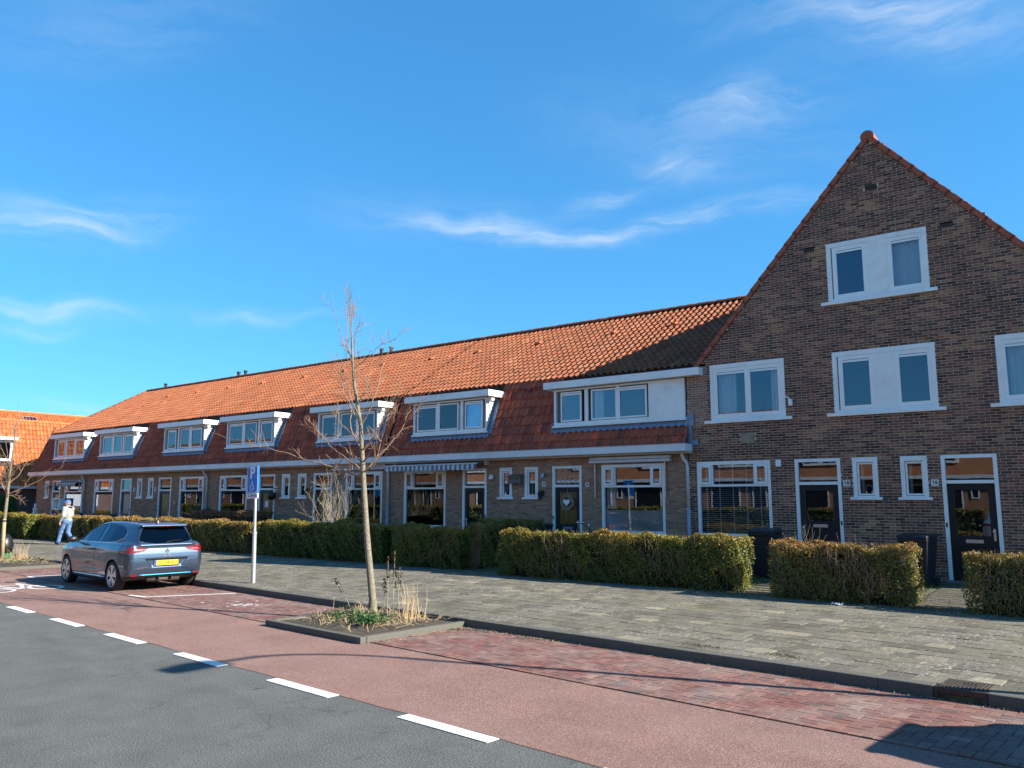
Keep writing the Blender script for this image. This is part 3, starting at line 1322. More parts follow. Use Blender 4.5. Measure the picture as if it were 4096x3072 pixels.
def drape(win, x0, x1, z0, z1, y, folds=7, mat='curtain', name='curtain', amp=.03):
    q = MB()
    n = folds * 6
    for i in range(n):
        a, b = i / n, (i + 1) / n
        f = lambda t: amp * math.sin(t * folds * 2 * math.pi) + amp * .4 * math.sin(t * folds * 4.7 + 1)
        q.quad((x0 + (x1 - x0) * a, y + f(a), z0), (x0 + (x1 - x0) * b, y + f(b), z0), (x0 + (x1 - x0) * b, y + f(b), z1), (x0 + (x1 - x0) * a, y + f(a), z1))
    return q.build(name, mat, win, smooth=True)


def slats(win, x0, x1, z0, z1, y, step=.05, tapes=5):
    q = MB()
    z = z0
    while z < z1:
        q.add([(x0, y, z), (x1, y, z), (x1, y + .045, z + .016), (x0, y + .045, z + .016)], [(0, 1, 2, 3)])
        z += step
    for k in range(tapes):
        x = x0 + (x1 - x0) * (k + .35) / tapes
        q.box(x, x + .025, y - .004, y - .001, z0, z1)
    return q.build('blind', 'blind', win)


def big_window(house, x0, x1, style):
    """front window: large lower pane, transom with two small vent sashes"""
    zb, zt, tr = 1.06, 2.88, 2.26
    f = MB()
    y0, y1 = FY - .012, FY + .10
    f.frame(x0, x1, zb, zt, .07, y0, y1, tb=.06, tt=.085)
    f.box(x0 + .07, x1 - .07, y0 + .004, y1 - .002, tr, tr + .055)
    v1, v2 = x0 + .40, x1 - .40
    for v in (v1, v2):
        f.box(v - .02, v + .02, y0 + .006, y1 - .004, tr + .055, zt - .085)
    win = f.build('window', 'white_paint', house, bevel=.004)
    s_ = MB()
    s_.box(x0 - .05, x1 + .05, FY - .055, FY + .03, zb - .045, zb - .002)
    s_.build('sill', 'white_paint', win, bevel=.004)
    for a, b in ((x0 + .07, v1 - .02), (v2 + .02, x1 - .07)):
        q = MB()
        q.frame(a + .004, b - .004, tr + .058, zt - .088, .055, y0 - .022, y0 + .03)
        q.build('vent_sash', 'white_paint', win, bevel=.003)
        pane(win, a + .06, b - .06, tr + .115, zt - .145, y0 + .005)
    pane(win, v1 + .02, v2 - .02, tr + .055, zt - .085, FY + .045)
    pane(win, x0 + .07, x1 - .07, zb + .06, tr, FY + .045)
    yc = FY + .11
    if style == 'blinds':
        slats(win, x0 + .08, x1 - .08, zb + .08, tr, FY + .09)
        slats(win, x0 + .08, x1 - .08, tr + .07, zt - .10, FY + .09)
    elif style == 'half_pleat':
        q = MB()
        z = zb + .06
        while z < 1.66:
            q.add([(x0 + .08, FY + .08, z), (x1 - .08, FY + .08, z), (x1 - .08, FY + .095, z + .015), (x0 + .08, FY + .095, z + .015),
                   (x0 + .08, FY + .08, z + .03), (x1 - .08, FY + .08, z + .03)], [(0, 1, 2, 3), (3, 2, 5, 4)])
            z += .03
        q.build('pleated_blind', 'blind', win)
        drape(win, x0 + .09, x0 + .40, 1.69, zt - .1, yc, 4)
    elif style == 'drapes':
        drape(win, x0 + .09, x0 + .50, zb + .06, zt - .1, yc, 5)
        drape(win, x1 - .36, x1 - .09, zb + .06, zt - .1, yc, 4)
    elif style == 'left':
        drape(win, x0 + .09, x0 + .62, zb + .06, zt - .1, yc, 5)
        drape(win, x1 - .25, x1 - .09, zb + .06, zt - .1, yc, 3)
    if style in ('left', 'drapes', 'net'):
        q = MB()
        q.box(x0 + .08, x1 - .08, FY + .15, FY + .32, zb + .035, zb + .058)
        q.build('window_board', 'white_paint', win)
    if style == 'net':
        drape(win, x0 + .09, x1 - .09, zb + .06, 1.85, yc, 14, amp=.015)
        drape(win, x0 + .09, x0 + .35, 1.86, zt - .1, yc, 3)
    # pots on the inner window board
    if style in ('drapes', 'left'):
        for k in range(4):
            px = x0 + .5 + k * .30
            q = MB()
            q.lathe([(.0, .0), (.05, .0), (.065, .1), (.0, .1)], (px, FY + .22, zb + .06), seg=10)
            q.build('flower_pot', 'terracotta', win, smooth=False)
    return win


def small_window(house, x0, x1):
    zb, zt = 2.0, 2.88
    f = MB()
    y0, y1 = FY - .010, FY + .10
    f.frame(x0, x1, zb, zt, .085, y0, y1, tb=.03, tt=.11)
    win = f.build('window', 'white_paint', house, bevel=.004)
    q = MB()
    q.frame(x0 + .095, x1 - .085, zb + .04, zt - .12, .035, y0 + .028, y1 - .02)
    q.build('sash', 'white_plastic', win, bevel=.003)
    pane(win, x0 + .13, x1 - .12, zb + .075, zt - .155, FY + .05)
    s_ = MB()
    s_.box(x0 - .07, x1 + .07, FY - .055, FY + .02, zb - .06, zb)
    s_.build('sill', 'white_paint', win, bevel=.004)
    drape(win, x0 + .13, x0 + .2, zb + .06, zt - .15, FY + .16, 2)
    return win


def front_door(house, x0, x1, leafmat, glass, zb=.30, knob='r', trans='glass', glass_low=1.25, wide=True):
    zt, tr = 2.88, 2.28
    f = MB()
    y0, y1 = FY - .010, FY + .11
    f.frame(x0, x1, zb, zt, .075, y0, y1, tb=0, tt=.075)
    f.box(x0 + .075, x1 - .075, y0 + .004, y1 - .003, tr, tr + .07)
    fr_ = f.build('door_frame', 'white_paint', house, bevel=.004)
    pane(fr_, x0 + .075, x1 - .075, tr + .07, zt - .075, FY + .05, trans)
    a, b = x0 + .08, x1 - .08
    q = MB()
    gw = .13
    q.frame(a, b, zb + .03, tr - .005, gw, FY + .035, FY + .085, tb=.12, tt=.13)
    q.box(a + gw, b - gw, FY + .036, FY + .084, glass_low - .22, glass_low)
    q.box(a + gw, b - gw, FY + .055, FY + .075, zb + .15, glass_low - .22)
    d = q.build('door', leafmat, house, bevel=.004)
    pane(d, a + gw, b - gw, glass_low, tr - .135, FY + .058, glass)
    lb = MB()
    lb.box((a + b) / 2 - .16, (a + b) / 2 + .16, FY + .022, FY + .036, glass_low - .145, glass_low - .075)
    lb.box((a + b) / 2 - .10, (a + b) / 2 + .10, FY + .016, FY + .022, glass_low - .125, glass_low - .095)
    lb.build('letterbox', 'steel_dull', d, bevel=.002)
    kx = b - .065 if knob == 'r' else a + .065
    k = MB()
    k.box(kx - .022, kx + .022, FY + .026, FY + .036, 1.12, 1.36)
    k.lathe([(.0, 0), (.012, 0), (.014, -.03), (.03, -.045), (.03, -.06), (0, -.068)], (kx, FY + .028, 1.30), 'y', 10)
    k.build('door_handle', 'steel_dull', d, smooth=False)
    st = MB()
    st.box(x0 - .03, x1 + .03, FY - .28, FY + .09, .10, zb - .002)
    st.build('doorstep', 'concrete', house, bevel=.008)
    bl = MB()
    bx_ = x0 + .02 if knob == 'r' else x1 - .05
    bl.box(bx_, bx_ + .03, y0 - .016, y0 - .001, 1.38, 1.47)
    bl.build('doorbell', 'black_plastic', fr_)
    return d


def number_plate(house, x, z, txt, w=.14, h_=.14, mat='enamel_white', ink='ink_blue', size=.11):
    q = MB()
    q.box(x - w / 2, x + w / 2, FY - .018, FY - .004, z - h_ / 2, z + h_ / 2)
    p = q.build('number_plate', mat, house, bevel=.003)
    t = text_mesh(txt, size, ink, 'numeral', p, facing((x, FY - .0195, z), (0, -1, 0), WL[house.name]), .0008, .002)
    return p


def interior(house, x0, x1, z0, z1, y0, y1):
    q = MB()
    q.box(x0, x1, y0, y1, z0, z1, skip=('f',))
    # a few dark shapes of furniture further back
    for k in range(int((x1 - x0) / 1.6)):
        a = x0 + .4 + k * 1.6 + random.uniform(-.2, .2)
        q.box(a, a + random.uniform(.5, 1.0), y1 - random.uniform(.9, 1.4), y1 - .5, z0 + .01, z0 + random.uniform(.7, 1.5))
    return q.build('interior', 'interior', house)


def sash(win, a, b, z0, z1, y, t=.05, roller=False):
    q = MB()
    q.frame(a - t, b + t, z0 - t, z1 + t, t, y - .016, y + .03)
    s_ = q.build('sash', 'white_plastic', win, bevel=.003)
    pane(win, a, b, z0, z1, y + .01)
    if roller:
        q = MB()
        q.box(a + .005, b - .005, y - .012, y + .004, z1 - .055, z1 - .012)
        q.box(a + .005, b - .005, y - .018, y - .012, z1 - .06, z1 - .035)
        q.build('vent_grille', 'white_plastic', win)


def dormer(house, x0, x1, glasses, panel=None, right_wall=False, curt=()):
    YD = 18.95
    zb, zt = 4.02, 5.06
    q = MB()
    edges = [x0]
    # carcass front: posts between the lights
    q.frame(x0, x1, zb, zt, .07, YD, YD + .07, tb=.09, tt=.05)
    for (a, b), (c, d) in zip(glasses[:-1], glasses[1:]):
        q.box((b + c) / 2 - .055, (b + c) / 2 + .055, YD + .001, YD + .069, zb + .09, zt - .05)
    if panel:
        q.box(panel[0], panel[1], YD - .004, YD + .066, zb + .055, zt - .05)
    d = q.build('dormer', 'white_paint', house, bevel=.003)
    for i, (a, b) in enumerate(glasses):
        sash(d, a, b, 4.17, 4.93, YD + .012, .045, roller=(i % 2 == 0))
    s_ = MB()
    s_.box(x0 - .04, x1 + .04, YD - .05, YD + .02, zb - .055, zb - .001)
    s_.build('sill', 'white_paint', d, bevel=.003)
    # cheeks follow the steep roof
    for side in ((x0, x0 + .05), (x1 - .05, x1)):
        if right_wall and side[0] > x0 + .1:
            continue
        c = MB()
        c.prism([(YD + .071, zb), (steep_y(zb) + .06, zb), (steep_y(zt) + .06, zt), (YD + .071, zt)], side[0], side[1], 'x')
        c.build('cheek', 'white_paint', d)
        fl = MB()
        e = .16
        xo = side[0] - .004 if side[0] < x0 + .1 else side[1] + .004
        sg = -1 if side[0] < x0 + .1 else 1
        n = 14
        for k in range(n):
            za, zc = zb - .10 + (zt - zb + .06) * k / n, zb - .10 + (zt - zb + .06) * (k + 1) / n
            w_ = .012 * math.sin(k * 2.2)
            fl.quad((xo, steep_y(za) - .055, za), (xo + sg * (e + w_), steep_y(za) - .055, za), (xo + sg * (e - w_), steep_y(zc) - .055, zc), (xo, steep_y(zc) - .055, zc))
            fl.quad((xo, steep_y(za) - .055, za), (xo, steep_y(zc) - .055, zc), (xo, steep_y(zc) - .14, zc), (xo, steep_y(za) - .14, za))
        fl.build('lead_flashing', 'lead', d)
    # flat roof with deep white fascia
    r = MB()
    xa, xb = x0 - .23, x1 + (.25 if not right_wall else .50)
    r.box(xa, xb, 18.74, 18.765, 5.075, 5.265)
    r.box(xa, xa + .025, 18.765, 19.75, 5.075, 5.265)
    r.box(xb - .025, xb, 18.765, 19.62, 5.075, 5.265)
    r.box(xa + .025, xb - .025, 18.765, 19.75, 5.08, 5.22)
    rf = r.build('dormer_roof', 'white_paint', d, bevel=.003)
    t = MB()
    t.box(xa + .02, xb - .02, 18.75, 19.75, 5.262, 5.272)
    t.build('roof_trim', 'zinc', d)
    if not right_wall:
        b = MB()
        b.box(x1 + .001, x1 + .17, 18.99, 19.12, 4.955, 5.074)
        b.build('bracket', 'white_paint', d)
    # dressed lead apron below, following the tile rolls
    ap = MB()
    n = int((x1 - x0 + .16) / TW * 8)
    zt_, zb_ = zb - .05, zb - .20
    xs_ = np.linspace(x0 - .10, x1 + .08, n + 1)
    for a, b in zip(xs_[:-1], xs_[1:]):
        fn = lambda x: .022 * math.sin(2 * math.pi * x / TW)
        gz = lambda x: .022 * math.sin(2 * math.pi * x / TW + .8)
        ya, yb = steep_y(zb_) - .075, steep_y(zt_) - .045
        ap.quad((a, ya + fn(a), zb_ + gz(a)), (b, ya + fn(b), zb_ + gz(b)), (b, yb + fn(b) * .3 - .03, zt_), (a, yb + fn(a) * .3 - .03, zt_))
    ap.build('lead_apron', 'lead', d, smooth=True)
    for (a, b) in curt:
        drape(d, a, b, 4.12, 4.98, YD + .16, max(2, int((b - a) / .12)), amp=.018)
    return d


def gutter(house, xa, xb, end_right=False):
    q = MB()
    q.box(xa, xb, 18.58, 18.61, 3.155, 3.335)
    q.box(xa, xb, 18.61, 18.98, 3.155, 3.18)
    if end_right:
        q.box(xb - .02, xb, 18.61, 18.985, 3.18, 3.335)
    g = q.build('gutter', 'white_old', house)
    s_ = MB()
    s_.box(xa, xb, 18.72, 18.99, 3.10, 3.1535)
    s_.build('soffit', 'cream', house)
    z_ = MB()
    z_.box(xa, xb, 18.57, 18.60, 3.337, 3.350)
    z_.build('gutter_trim', 'zinc', house)
    return g


def downpipe(house, x, zw=1.75):
    q = MB()
    pts = [(x - .06, 18.80, 3.15), (x - .06, 18.80, 3.06), (x - .03, 18.83, 2.96), (x + .02, 18.90, 2.86), (x + .03, 18.92, 2.74), (x + .03, 18.92, zw)]
    q.tube(pts, .042, 10)
    p = q.build('downpipe', 'pipe_white', house, smooth=True)
    q = MB()
    q.tube([(x + .03, 18.92, zw), (x + .03, 18.92, .2)], .048, 10)
    q.build('lower_pipe', 'pipe_grey', p, smooth=True)
    for z in (1.2, 2.5):
        q = MB()
        q.tube([(x + .03, 18.92, z - .015), (x + .03, 18.92, z + .015)], .055, 10)
        q.box(x + .01, x + .05, 18.94, 19.0, z - .012, z + .012)
        q.build('pipe_clip', 'pipe_grey', p)


def row_house(num, xa, xb, win, door, small, dorm, label, wstyle, leaf, glass, knob='r', nb=0, nt=0, trans='glass', **dk):
    xc = (xa + xb) / 2
    h_ = thing('terraced_house', label, 'house', (xc, FY, .1), group='terraced houses along the street')
    ops = [(win[0] + .01, win[1] - .01, 1.02, 2.875), (door[0] + .01, door[1] - .01, .1, 2.875), (small[0] + .01, small[1] - .01, 1.96, 2.875)]
    brick_wall(h_, .10, 3.16, lambda z: (xa, xb), ops, 'brick_row', 'mortar_row', nb)
    interior(h_, xa + .08, xb - .08, .2, 3.05, FY + .115, FY + 3.2)
    interior(h_, xa + .08, xb - .08, 3.55, 5.30, FY + .50, FY + 3.0)
    big_window(h_, *win, wstyle)
    front_door(h_, *door, leaf, glass, knob=knob, trans=trans, **dk)
    small_window(h_, *small)
    # roof
    dx0, dx1, gl = dorm[0], dorm[1], dorm[2]
    st_len = math.hypot(BRK_Y - EAVE_Y, BRK_Z - EAVE_Z)
    up_len = math.hypot(RDG_Y - BRK_Y, RDG_Z - BRK_Z)
    xr_ = xb if num != 20 else -6.2
    base = MB()
    e = .012
    base.quad((xa, EAVE_Y + e, EAVE_Z - .1), (xb, EAVE_Y + e, EAVE_Z - .1), (xb, BRK_Y + e, BRK_Z), (xa, BRK_Y + e, BRK_Z))
    if num == 32:
        base.quad((xa - .12, BRK_Y + e, BRK_Z), (xb, BRK_Y + e, BRK_Z), (xb, RDG_Y, RDG_Z), (-45.31, RDG_Y, RDG_Z))
        base.quad((xa - .12, 27.9, BRK_Z), (-45.31, RDG_Y, RDG_Z), (xb, RDG_Y, RDG_Z), (xb, 27.9, BRK_Z))
        base.add([(xa - .12, BRK_Y + e, BRK_Z), (-45.31, RDG_Y, RDG_Z), (xa - .12, 27.9, BRK_Z)], [(0, 1, 2)])
        base.quad((xa - .12, EAVE_Y, EAVE_Z - .1), (xa - .12, BRK_Y, BRK_Z), (xa - .12, 27.9, BRK_Z), (xa - .12, 28.7, .1))
    else:
        base.quad((xa, BRK_Y + e, BRK_Z), (xb if num != 20 else -8.5, BRK_Y + e, BRK_Z), (xr_, RDG_Y, RDG_Z), (xa, RDG_Y, RDG_Z))
        base.quad((xa, 27.9, BRK_Z), (xa, RDG_Y, RDG_Z), (xr_, RDG_Y, RDG_Z), (xb, 27.9, BRK_Z))
    base.quad((xa, 28.6, .1), (xa, 27.9, BRK_Z), (xb, 27.9, BRK_Z), (xb, 28.6, .1))
    roof = base.build('roof', 'roof_under', h_)
    sv = Vector((0, BRK_Y - EAVE_Y, BRK_Z - EAVE_Z)).normalized()
    uv = Vector((0, RDG_Y - BRK_Y, RDG_Z - BRK_Z)).normalized()
    cols = int(round((xb - xa) / TW))

    def keep_st(u, v):
        x, z = xa + u, EAVE_Z - .04 + v * sv.z
        if dx0 - .10 < x < dx1 + .10 and z > 3.80 and z < 5.4:
            return False
        if num == 20 and x > -9.0:
            return False
        return True

    def keep_up(u, v):
        x, z = xa + u, BRK_Z + v * uv.z
        if num == 20:
            return x < GX - (GAPEX - z) / GS + .22
        if num == 32:
            return x > -47.5 + (v / up_len) * 2.2
        return True

    ex = 13 if num == 20 else 0
    xa_up = xa - (.2 if num == 32 else 0)
    tile_field(roof, (xa, EAVE_Y - .01, EAVE_Z - .04), (1, 0, 0), sv, cols, 8, keep_st, TILE_ST, 'tile_clay_steep', nt // 2)
    tile_field(roof, (xa, BRK_Y - .03, BRK_Z - .03), (1, 0, 0), uv, cols + ex, 16, keep_up, TILE_UP, 'tile_clay', nt // 2)
    # ridge tiles
    rm = MB()
    n = 7
    v = []
    for (x, ro) in ((0, .135), (.36, .115)):
        for k in range(n):
            t = math.pi * k / (n - 1)
            v.append((x, ro * math.cos(t), ro * math.sin(t) * .9))
    rm.add(v, [(k, k + 1, n + k + 1, n + k) for k in range(n - 1)] + [tuple(range(n))])
    rme = rm.mesh('ridge_tile')
    rme.materials.append(MATS['tile_clay'])
    x = xa if num != 32 else -45.3
    while x < xr_ - .1:
        o = piece('ridge_tile', rme, roof, Vector((x, RDG_Y, RDG_Z + .005)) - WL[roof.name], random.random(), (0, random.gauss(0, .012), random.gauss(0, .01)))
        x += .335
    if num == 32:   # hip tiles down the end of the row
        a, b = Vector((xa - .12, BRK_Y, BRK_Z)), Vector((-45.31, RDG_Y, RDG_Z))
        L = (b - a).length
        dv = (b - a).normalized()
        q = dv.to_track_quat('X', 'Z')
        k = 0.
        while k < L:
            piece('ridge_tile', rme, roof, a + dv * k - WL[roof.name], random.random(), q.to_euler())
            k += .335
        a, b = Vector((xa - .12, EAVE_Y, EAVE_Z)), Vector((xa - .12, BRK_Y, BRK_Z))
        L = (b - a).length
        dv = (b - a).normalized()
        q = dv.to_track_quat('X', 'Z')
        k = 0.
        while k < L:
            piece('ridge_tile', rme, roof, a + dv * k - WL[roof.name], random.random(), q.to_euler())
            k += .335
    gutter(h_, xa - (.25 if num == 32 else 0), xb if num != 20 else -8.88, end_right=(num == 20))
    return h_


T_ = [
    # num, xa, xb, window, door, small, dormer(x0,x1,glasses)
    (20, -14.45, -9.02, (-11.59, -9.69), (-13.23, -12.24), (-14.22, -13.74), (-13.13, -9.04, [(-12.85, -12.24), (-11.83, -11.09), (-10.95, -10.18)]),
     'terraced brick house with a twig wreath on its black door and a wide white dormer', 'half_pleat', 'dark_paint', 'glass_ochre', 'r', 300, 300),
    (22, -19.94, -14.45, (-19.2, -17.35), (-16.64, -15.67), (-15.16, -14.69), (-18.79, -15.65, [(-18.57, -17.78), (-17.61, -16.85), (-16.49, -15.85)]),
     'terraced brick house with grey striped awning over window and door and large numerals 22', 'drapes', 'dark_paint', 'glass', 'l', 240, 300),
    (24, -25.30, -19.94, (-22.12, -20.25), (-23.88, -22.85), (-24.80, -24.31), (-23.70, -20.51, [(-23.40, -22.73), (-22.38, -21.60), (-21.40, -20.71)]),
     'terraced brick house behind the pale bare shrub with a rolled up awning case', 'blinds', 'dark_paint', 'glass_ochre', 'r', 120, 300),
    (26, -30.80, -25.30, (-29.92, -27.99), (-27.23, -26.20), (-25.77, -25.28), (-29.53, -26.30, [(-29.28, -28.45), (-28.25, -27.53), (-27.14, -26.49)]),
     'terraced brick house with a paper note on its ochre glazed door', 'left', 'grey_door_paint', 'glass_ochre', 'l', 0, 240),
    (28, -35.90, -30.80, (-32.98, -31.08), (-34.72, -33.65), (-35.63, -35.18), (-34.43, -31.20, [(-34.04, -33.47), (-33.00, -32.37), (-32.16, -31.44)]),
     'terraced brick house with net curtained window beside the drainpipe and leafless climber', 'net', 'grey_door_paint', 'glass_ochre', 'r', 0, 0),
    (30, -41.75, -35.90, (-40.76, -38.85), (-38.15, -37.13), (-36.61, -36.18), (-40.43, -37.12, [(-40.05, -39.21), (-38.99, -38.28), (-37.90, -37.28)]),
     'terraced brick house with grey glazed door and low blinds beside the awning house', 'blinds', 'grey_door_paint', 'glass_frosted', 'l', 0, 0),
    (32, -47.35, -41.75, (-44.0, -42.02), (-45.43, -44.50), (-46.30, -45.86), (-45.46, -42.05, [(-45.01, -44.30), (-43.96, -43.19), (-42.97, -42.22)]),
     'end terraced house with green striped awning under the hipped roof end', 'left', 'dark_brown_paint', 'glass_ochre', 'r', 0, 0),
]
HOUSE = {}
for row in T_:
    num, xa, xb, win, door, small, dm_, lab, ws, leaf, gl, kn, nb, nt = row
    HOUSE[num] = row_house(num, xa, xb, win, door, small, dm_, lab, ws, leaf, gl, kn, nb, nt)
    h_ = HOUSE[num]
    if num == 20:
        dormer(h_, dm_[0], dm_[1], dm_[2], panel=(-10.08, -9.06), right_wall=True, curt=[(-11.85, -11.55)])
    else:
        dormer(h_, dm_[0], dm_[1], dm_[2], curt=[(dm_[2][0][0], dm_[2][1][1])] if num == 22 else [(dm_[2][0][0], dm_[2][0][0] + .25)])
    if num in (22, 26, 30):
        downpipe(h_, xa + .02)
downpipe(HOUSE[20], -9.03)

h20, h22, h24, h26, h32 = (HOUSE[k] for k in (20, 22, 24, 26, 32))
number_plate(h20, -13.53, 2.375, '20')
number_plate(h20, -12.05, 2.345, '20', .13, .12, 'enamel_white', 'ink_blue', .085)
number_plate(h26, -26.10, 2.345, '26', .15, .16)
number_plate(HOUSE[28], -34.98, 2.36, '28', .16, .18)
number_plate(HOUSE[30], -36.85, 2.36, '30', .16, .18)
for i, (x, z) in enumerate(((-15.53, 2.25), (-15.36, 2.33))):
    text_mesh('2', .26, 'old_green', 'numeral', h22, facing((x, FY - .012, z), (0, -1, 0), WL[h22.name]), .01, .006)


# leaded lattice in the transom above the wreath door
q = MB()
x0, x1, z0, z1 = -13.15, -12.32, 2.36, 2.80
n = 5
for k in range(n):
    xa = x0 + (x1 - x0) * k / n
    xb = x0 + (x1 - x0) * (k + 1) / n
    for j in range(4):
        za, zb = z0 + (z1 - z0) * j / 4, z0 + (z1 - z0) * (j + 1) / 4
        xm, zm = (xa + xb) / 2, (za + zb) / 2
        for p_, r2 in (((xa, zm), (xm - .05, zb)), ((xm - .05, zb), (xm + .05, zb)), ((xm + .05, zb), (xb, zm)), ((xa, zm), (xm - .05, za)), ((xm + .05, za), (xb, zm))):
            q.tube([(p_[0], FY + .043, p_[1]), (r2[0], FY + .043, r2[1])], .005, 4, cap=False)
q.build('leaded_lattice', 'pipe_white', h20)

# awnings -----------------------------------------------------------------
def awning_case(house, x0, x1, z=2.95, arms=True):
    q = MB()
    q.box(x0, x1, FY - .13, FY - .012, z + .055, z + .13)
    q.box(x0, x1, FY - .16, FY - .03, z - .03, z + .045)
    a = q.build('awning_case', 'pipe_white', house, bevel=.008)
    if arms:
        for x in (x0 + .12, x1 - .20):
            t = MB()
            t.box(x, x + .035, FY - .075, FY - .04, 1.98, z - .032)
            t.build('awning_arm', 'steel_dull', a)


awning_case(h20, -11.90, -9.46)
awning_case(h24, -22.75, -20.05, 2.97, False)


def awning_cloth(house, x0, x1, zt, zb, proj, val, mat, scal=.2):
    q = MB()
    n = int((x1 - x0) / .05)
    for i in range(n):
        a, b = x0 + (x1 - x0) * i / n, x0 + (x1 - x0) * (i + 1) / n
        q.quad((a, FY - .05, zt), (b, FY - .05, zt), (b, FY - proj, zb), (a, FY - proj, zb))
        f = lambda x: zb - val - .035 * abs(math.sin(math.pi * x / scal))
        w_ = lambda x: .018 * math.sin(x * 37) + .01 * math.sin(x * 13)
        q.quad((a, FY - proj, zb), (b, FY - proj, zb), (b, FY - proj - .01 + w_(b), f(b)), (a, FY - proj - .01 + w_(a), f(a)))
    a_ = q.build('awning', mat, house)
    bq = MB()
    bq.tube([(x0 - .02, FY - proj, zb + .012), (x1 + .02, FY - proj, zb + .012)], .022, 8)
    bq.build('front_bar', 'pipe_white', a_)
    for x in (x0, x1):
        t = MB()
        t.box(x - .025, x + .025, FY - .2, FY - .012, zt - .10, zt + .03)
        t.build('bracket', 'white_old', a_)


awning_cloth(h22, -19.46, -15.58, 3.07, 2.99, .62, .14, 'awning_grey')
awning_cloth(h32, -44.05, -41.98, 2.86, 2.68, .40, .10, 'awning_green')

# vent pipes on the ridge and vent tiles in the roof
for num, x in ((26, -25.75), (24, -25.14), (28, -35.86), (30, -36.48), (32, -43.64)):
    q = MB()
    q.lathe([(.0, 0), (.075, 0), (.075, .22), (.10, .23), (.10, .29), (.0, .31)], (x, RDG_Y + .12, RDG_Z + .05), seg=12)
    q.build('vent_pipe', 'black_plastic', HOUSE[num], smooth=False)
for num, x, y in ((20, -11.0, 22.5), (20, -13.2, 22.5), (22, -16.2, 22.5), (22, -18.98, 22.5), (24, -21.4, 22.5), (24, -24.2, 22.6), (26, -26.5, 22.5), (26, -29.2, 22.5), (28, -32.3, 22.5), (28, -35.1, 22.5), (30, -37.9, 22.5), (30, -40.7, 22.5)):
    z = BRK_Z + (y - BRK_Y) * (RDG_Z - BRK_Z) / (RDG_Y - BRK_Y)
    q = MB()
    q.prism([(y - .08, z + .02), (y - .08, z + .085), (y + .09, z + .14), (y + .12, z + .09)], x - .07, x + .07, 'x')
    q.build('vent_tile', 'tile_clay_steep', HOUSE[num])

# lamps and small things fixed to the row
def wall_lamp(name, label, x, z, globe=False, y=FY):
    t = thing(name, label, 'wall lamp', (x, y, z))
    q = MB()
    q.box(-.03, .03, -.03, -.004, -.08, .08)
    q.tube([(0, -.02, .02), (0, -.12, .07), (0, -.17, .02)], .012, 6)
    q.build('bracket', 'black_plastic', t, local=True)
    q = MB()
    if globe:
        q.lathe([(0, -.13), (.07, -.10), (.11, -.03), (.11, .03), (.07, .10), (0, .13)], (0, -.20, .02), seg=14)
        q.build('lamp_globe', 'lamp_glass', t, local=True, smooth=True)
    else:
        q.lathe([(0, -.16), (.05, -.16), (.075, .0), (.09, .0), (.03, .07), (0, .09)], (0, -.17, -.02), seg=8)
        q.build('lantern', 'black_plastic', t, local=True)
    return t


wall_lamp('wall_lamp', 'round white globe lamp by the narrow window of the end house', -45.65, 2.53, True)
wall_lamp('wall_lamp', 'black lantern on the brick wall beside a narrow tilted window', -24.08, 2.25)
wall_lamp('wall_lamp', 'small lantern under the number 20 plate beside the wreath door', -13.55, 2.12)
t = thing('floodlight', 'small grey floodlight above the number 20 plate', 'lamp', (-13.5, FY, 2.62))
q = MB()
q.box(-.03, .03, -.10, -.004, -.02, .02)
q.prism([(-.16, -.06), (-.10, .07), (-.06, .07), (-.06, -.06)], -.05, .05, 'x')
q.build('lamp_head', 'steel_dull', t, local=True)
t = thing('floodlight', 'small white floodlight above the large numerals 22', 'lamp', (-15.42, FY, 2.60))
q = MB()
q.box(-.03, .03, -.10, -.004, -.02, .02)
q.prism([(-.16, -.06), (-.10, .07), (-.06, .07), (-.06, -.06)], -.06, .06, 'x')
q.build('lamp_head', 'white_plastic', t, local=True)
t = thing('bird_house', 'grey wooden bird house on the wall between two narrow windows', 'bird house', (-14.5, FY, 2.40))
q = MB()
q.box(-.23, .23, -.17, -.006, 0, .20)
q.build('box', 'wood_grey', t, local=True, bevel=.004)
q = MB()
q.prism([(-.22, .19), (-.22, .21), (0.0, .27), (0.0, .25)], -.26, .26, 'x')
q.build('roof', 'wood_grey', t, local=True)
for x in (-.12, .12):
    q = MB()
    q.lathe([(0, -.176), (.02, -.176), (.02, -.171), (0, -.171)], (x, 0, .12), 'y', 10)
    q.build('entrance_hole', 'black_plastic', t, local=True)

t = thing('door_wreath', 'round twig wreath with a white heart hanging on the black door', 'wreath', (-12.73, FY + .03, 1.86))
q = MB()
for k in range(130):
    a = random.uniform(0, 2 * math.pi)
    b = a + random.uniform(.5, .9)
    ra, rb = random.uniform(.13, .23), random.uniform(.13, .23)
    ya = -.03 + random.uniform(-.03, .025)
    q.tube([(ra * math.cos(a), ya, ra * math.sin(a)), ((ra + rb) / 2 * 1.06 * math.cos((a + b) / 2), ya, (ra + rb) / 2 * 1.06 * math.sin((a + b) / 2)), (rb * math.cos(b), ya, rb * math.sin(b))], .006, 4)
q.build('twig_ring', 'twig_pale', t, local=True)
q = MB()
hp = [(.115 * 16 * math.sin(a) ** 3 / 16, .105 * (13 * math.cos(a) - 5 * math.cos(2 * a) - 2 * math.cos(3 * a) - math.cos(4 * a)) / 16) for a in np.linspace(0, 2 * math.pi, 28)[:-1]]
q.prism(hp, -.075, -.06, 'y')
q.build('heart', 'sign_white', t, local=True)
q = MB()
q.tube([(0, -.02, .2), (0, -.02, .40)], .006, 5)
q.build('string', 'twig_pale', t, local=True)
tag(MB().box(-26.85, -26.63, FY + .044, FY + .0505, 1.62, 1.86).build('paper_note', 'paper'), 'white paper note stuck on the ochre glazed door', 'note')
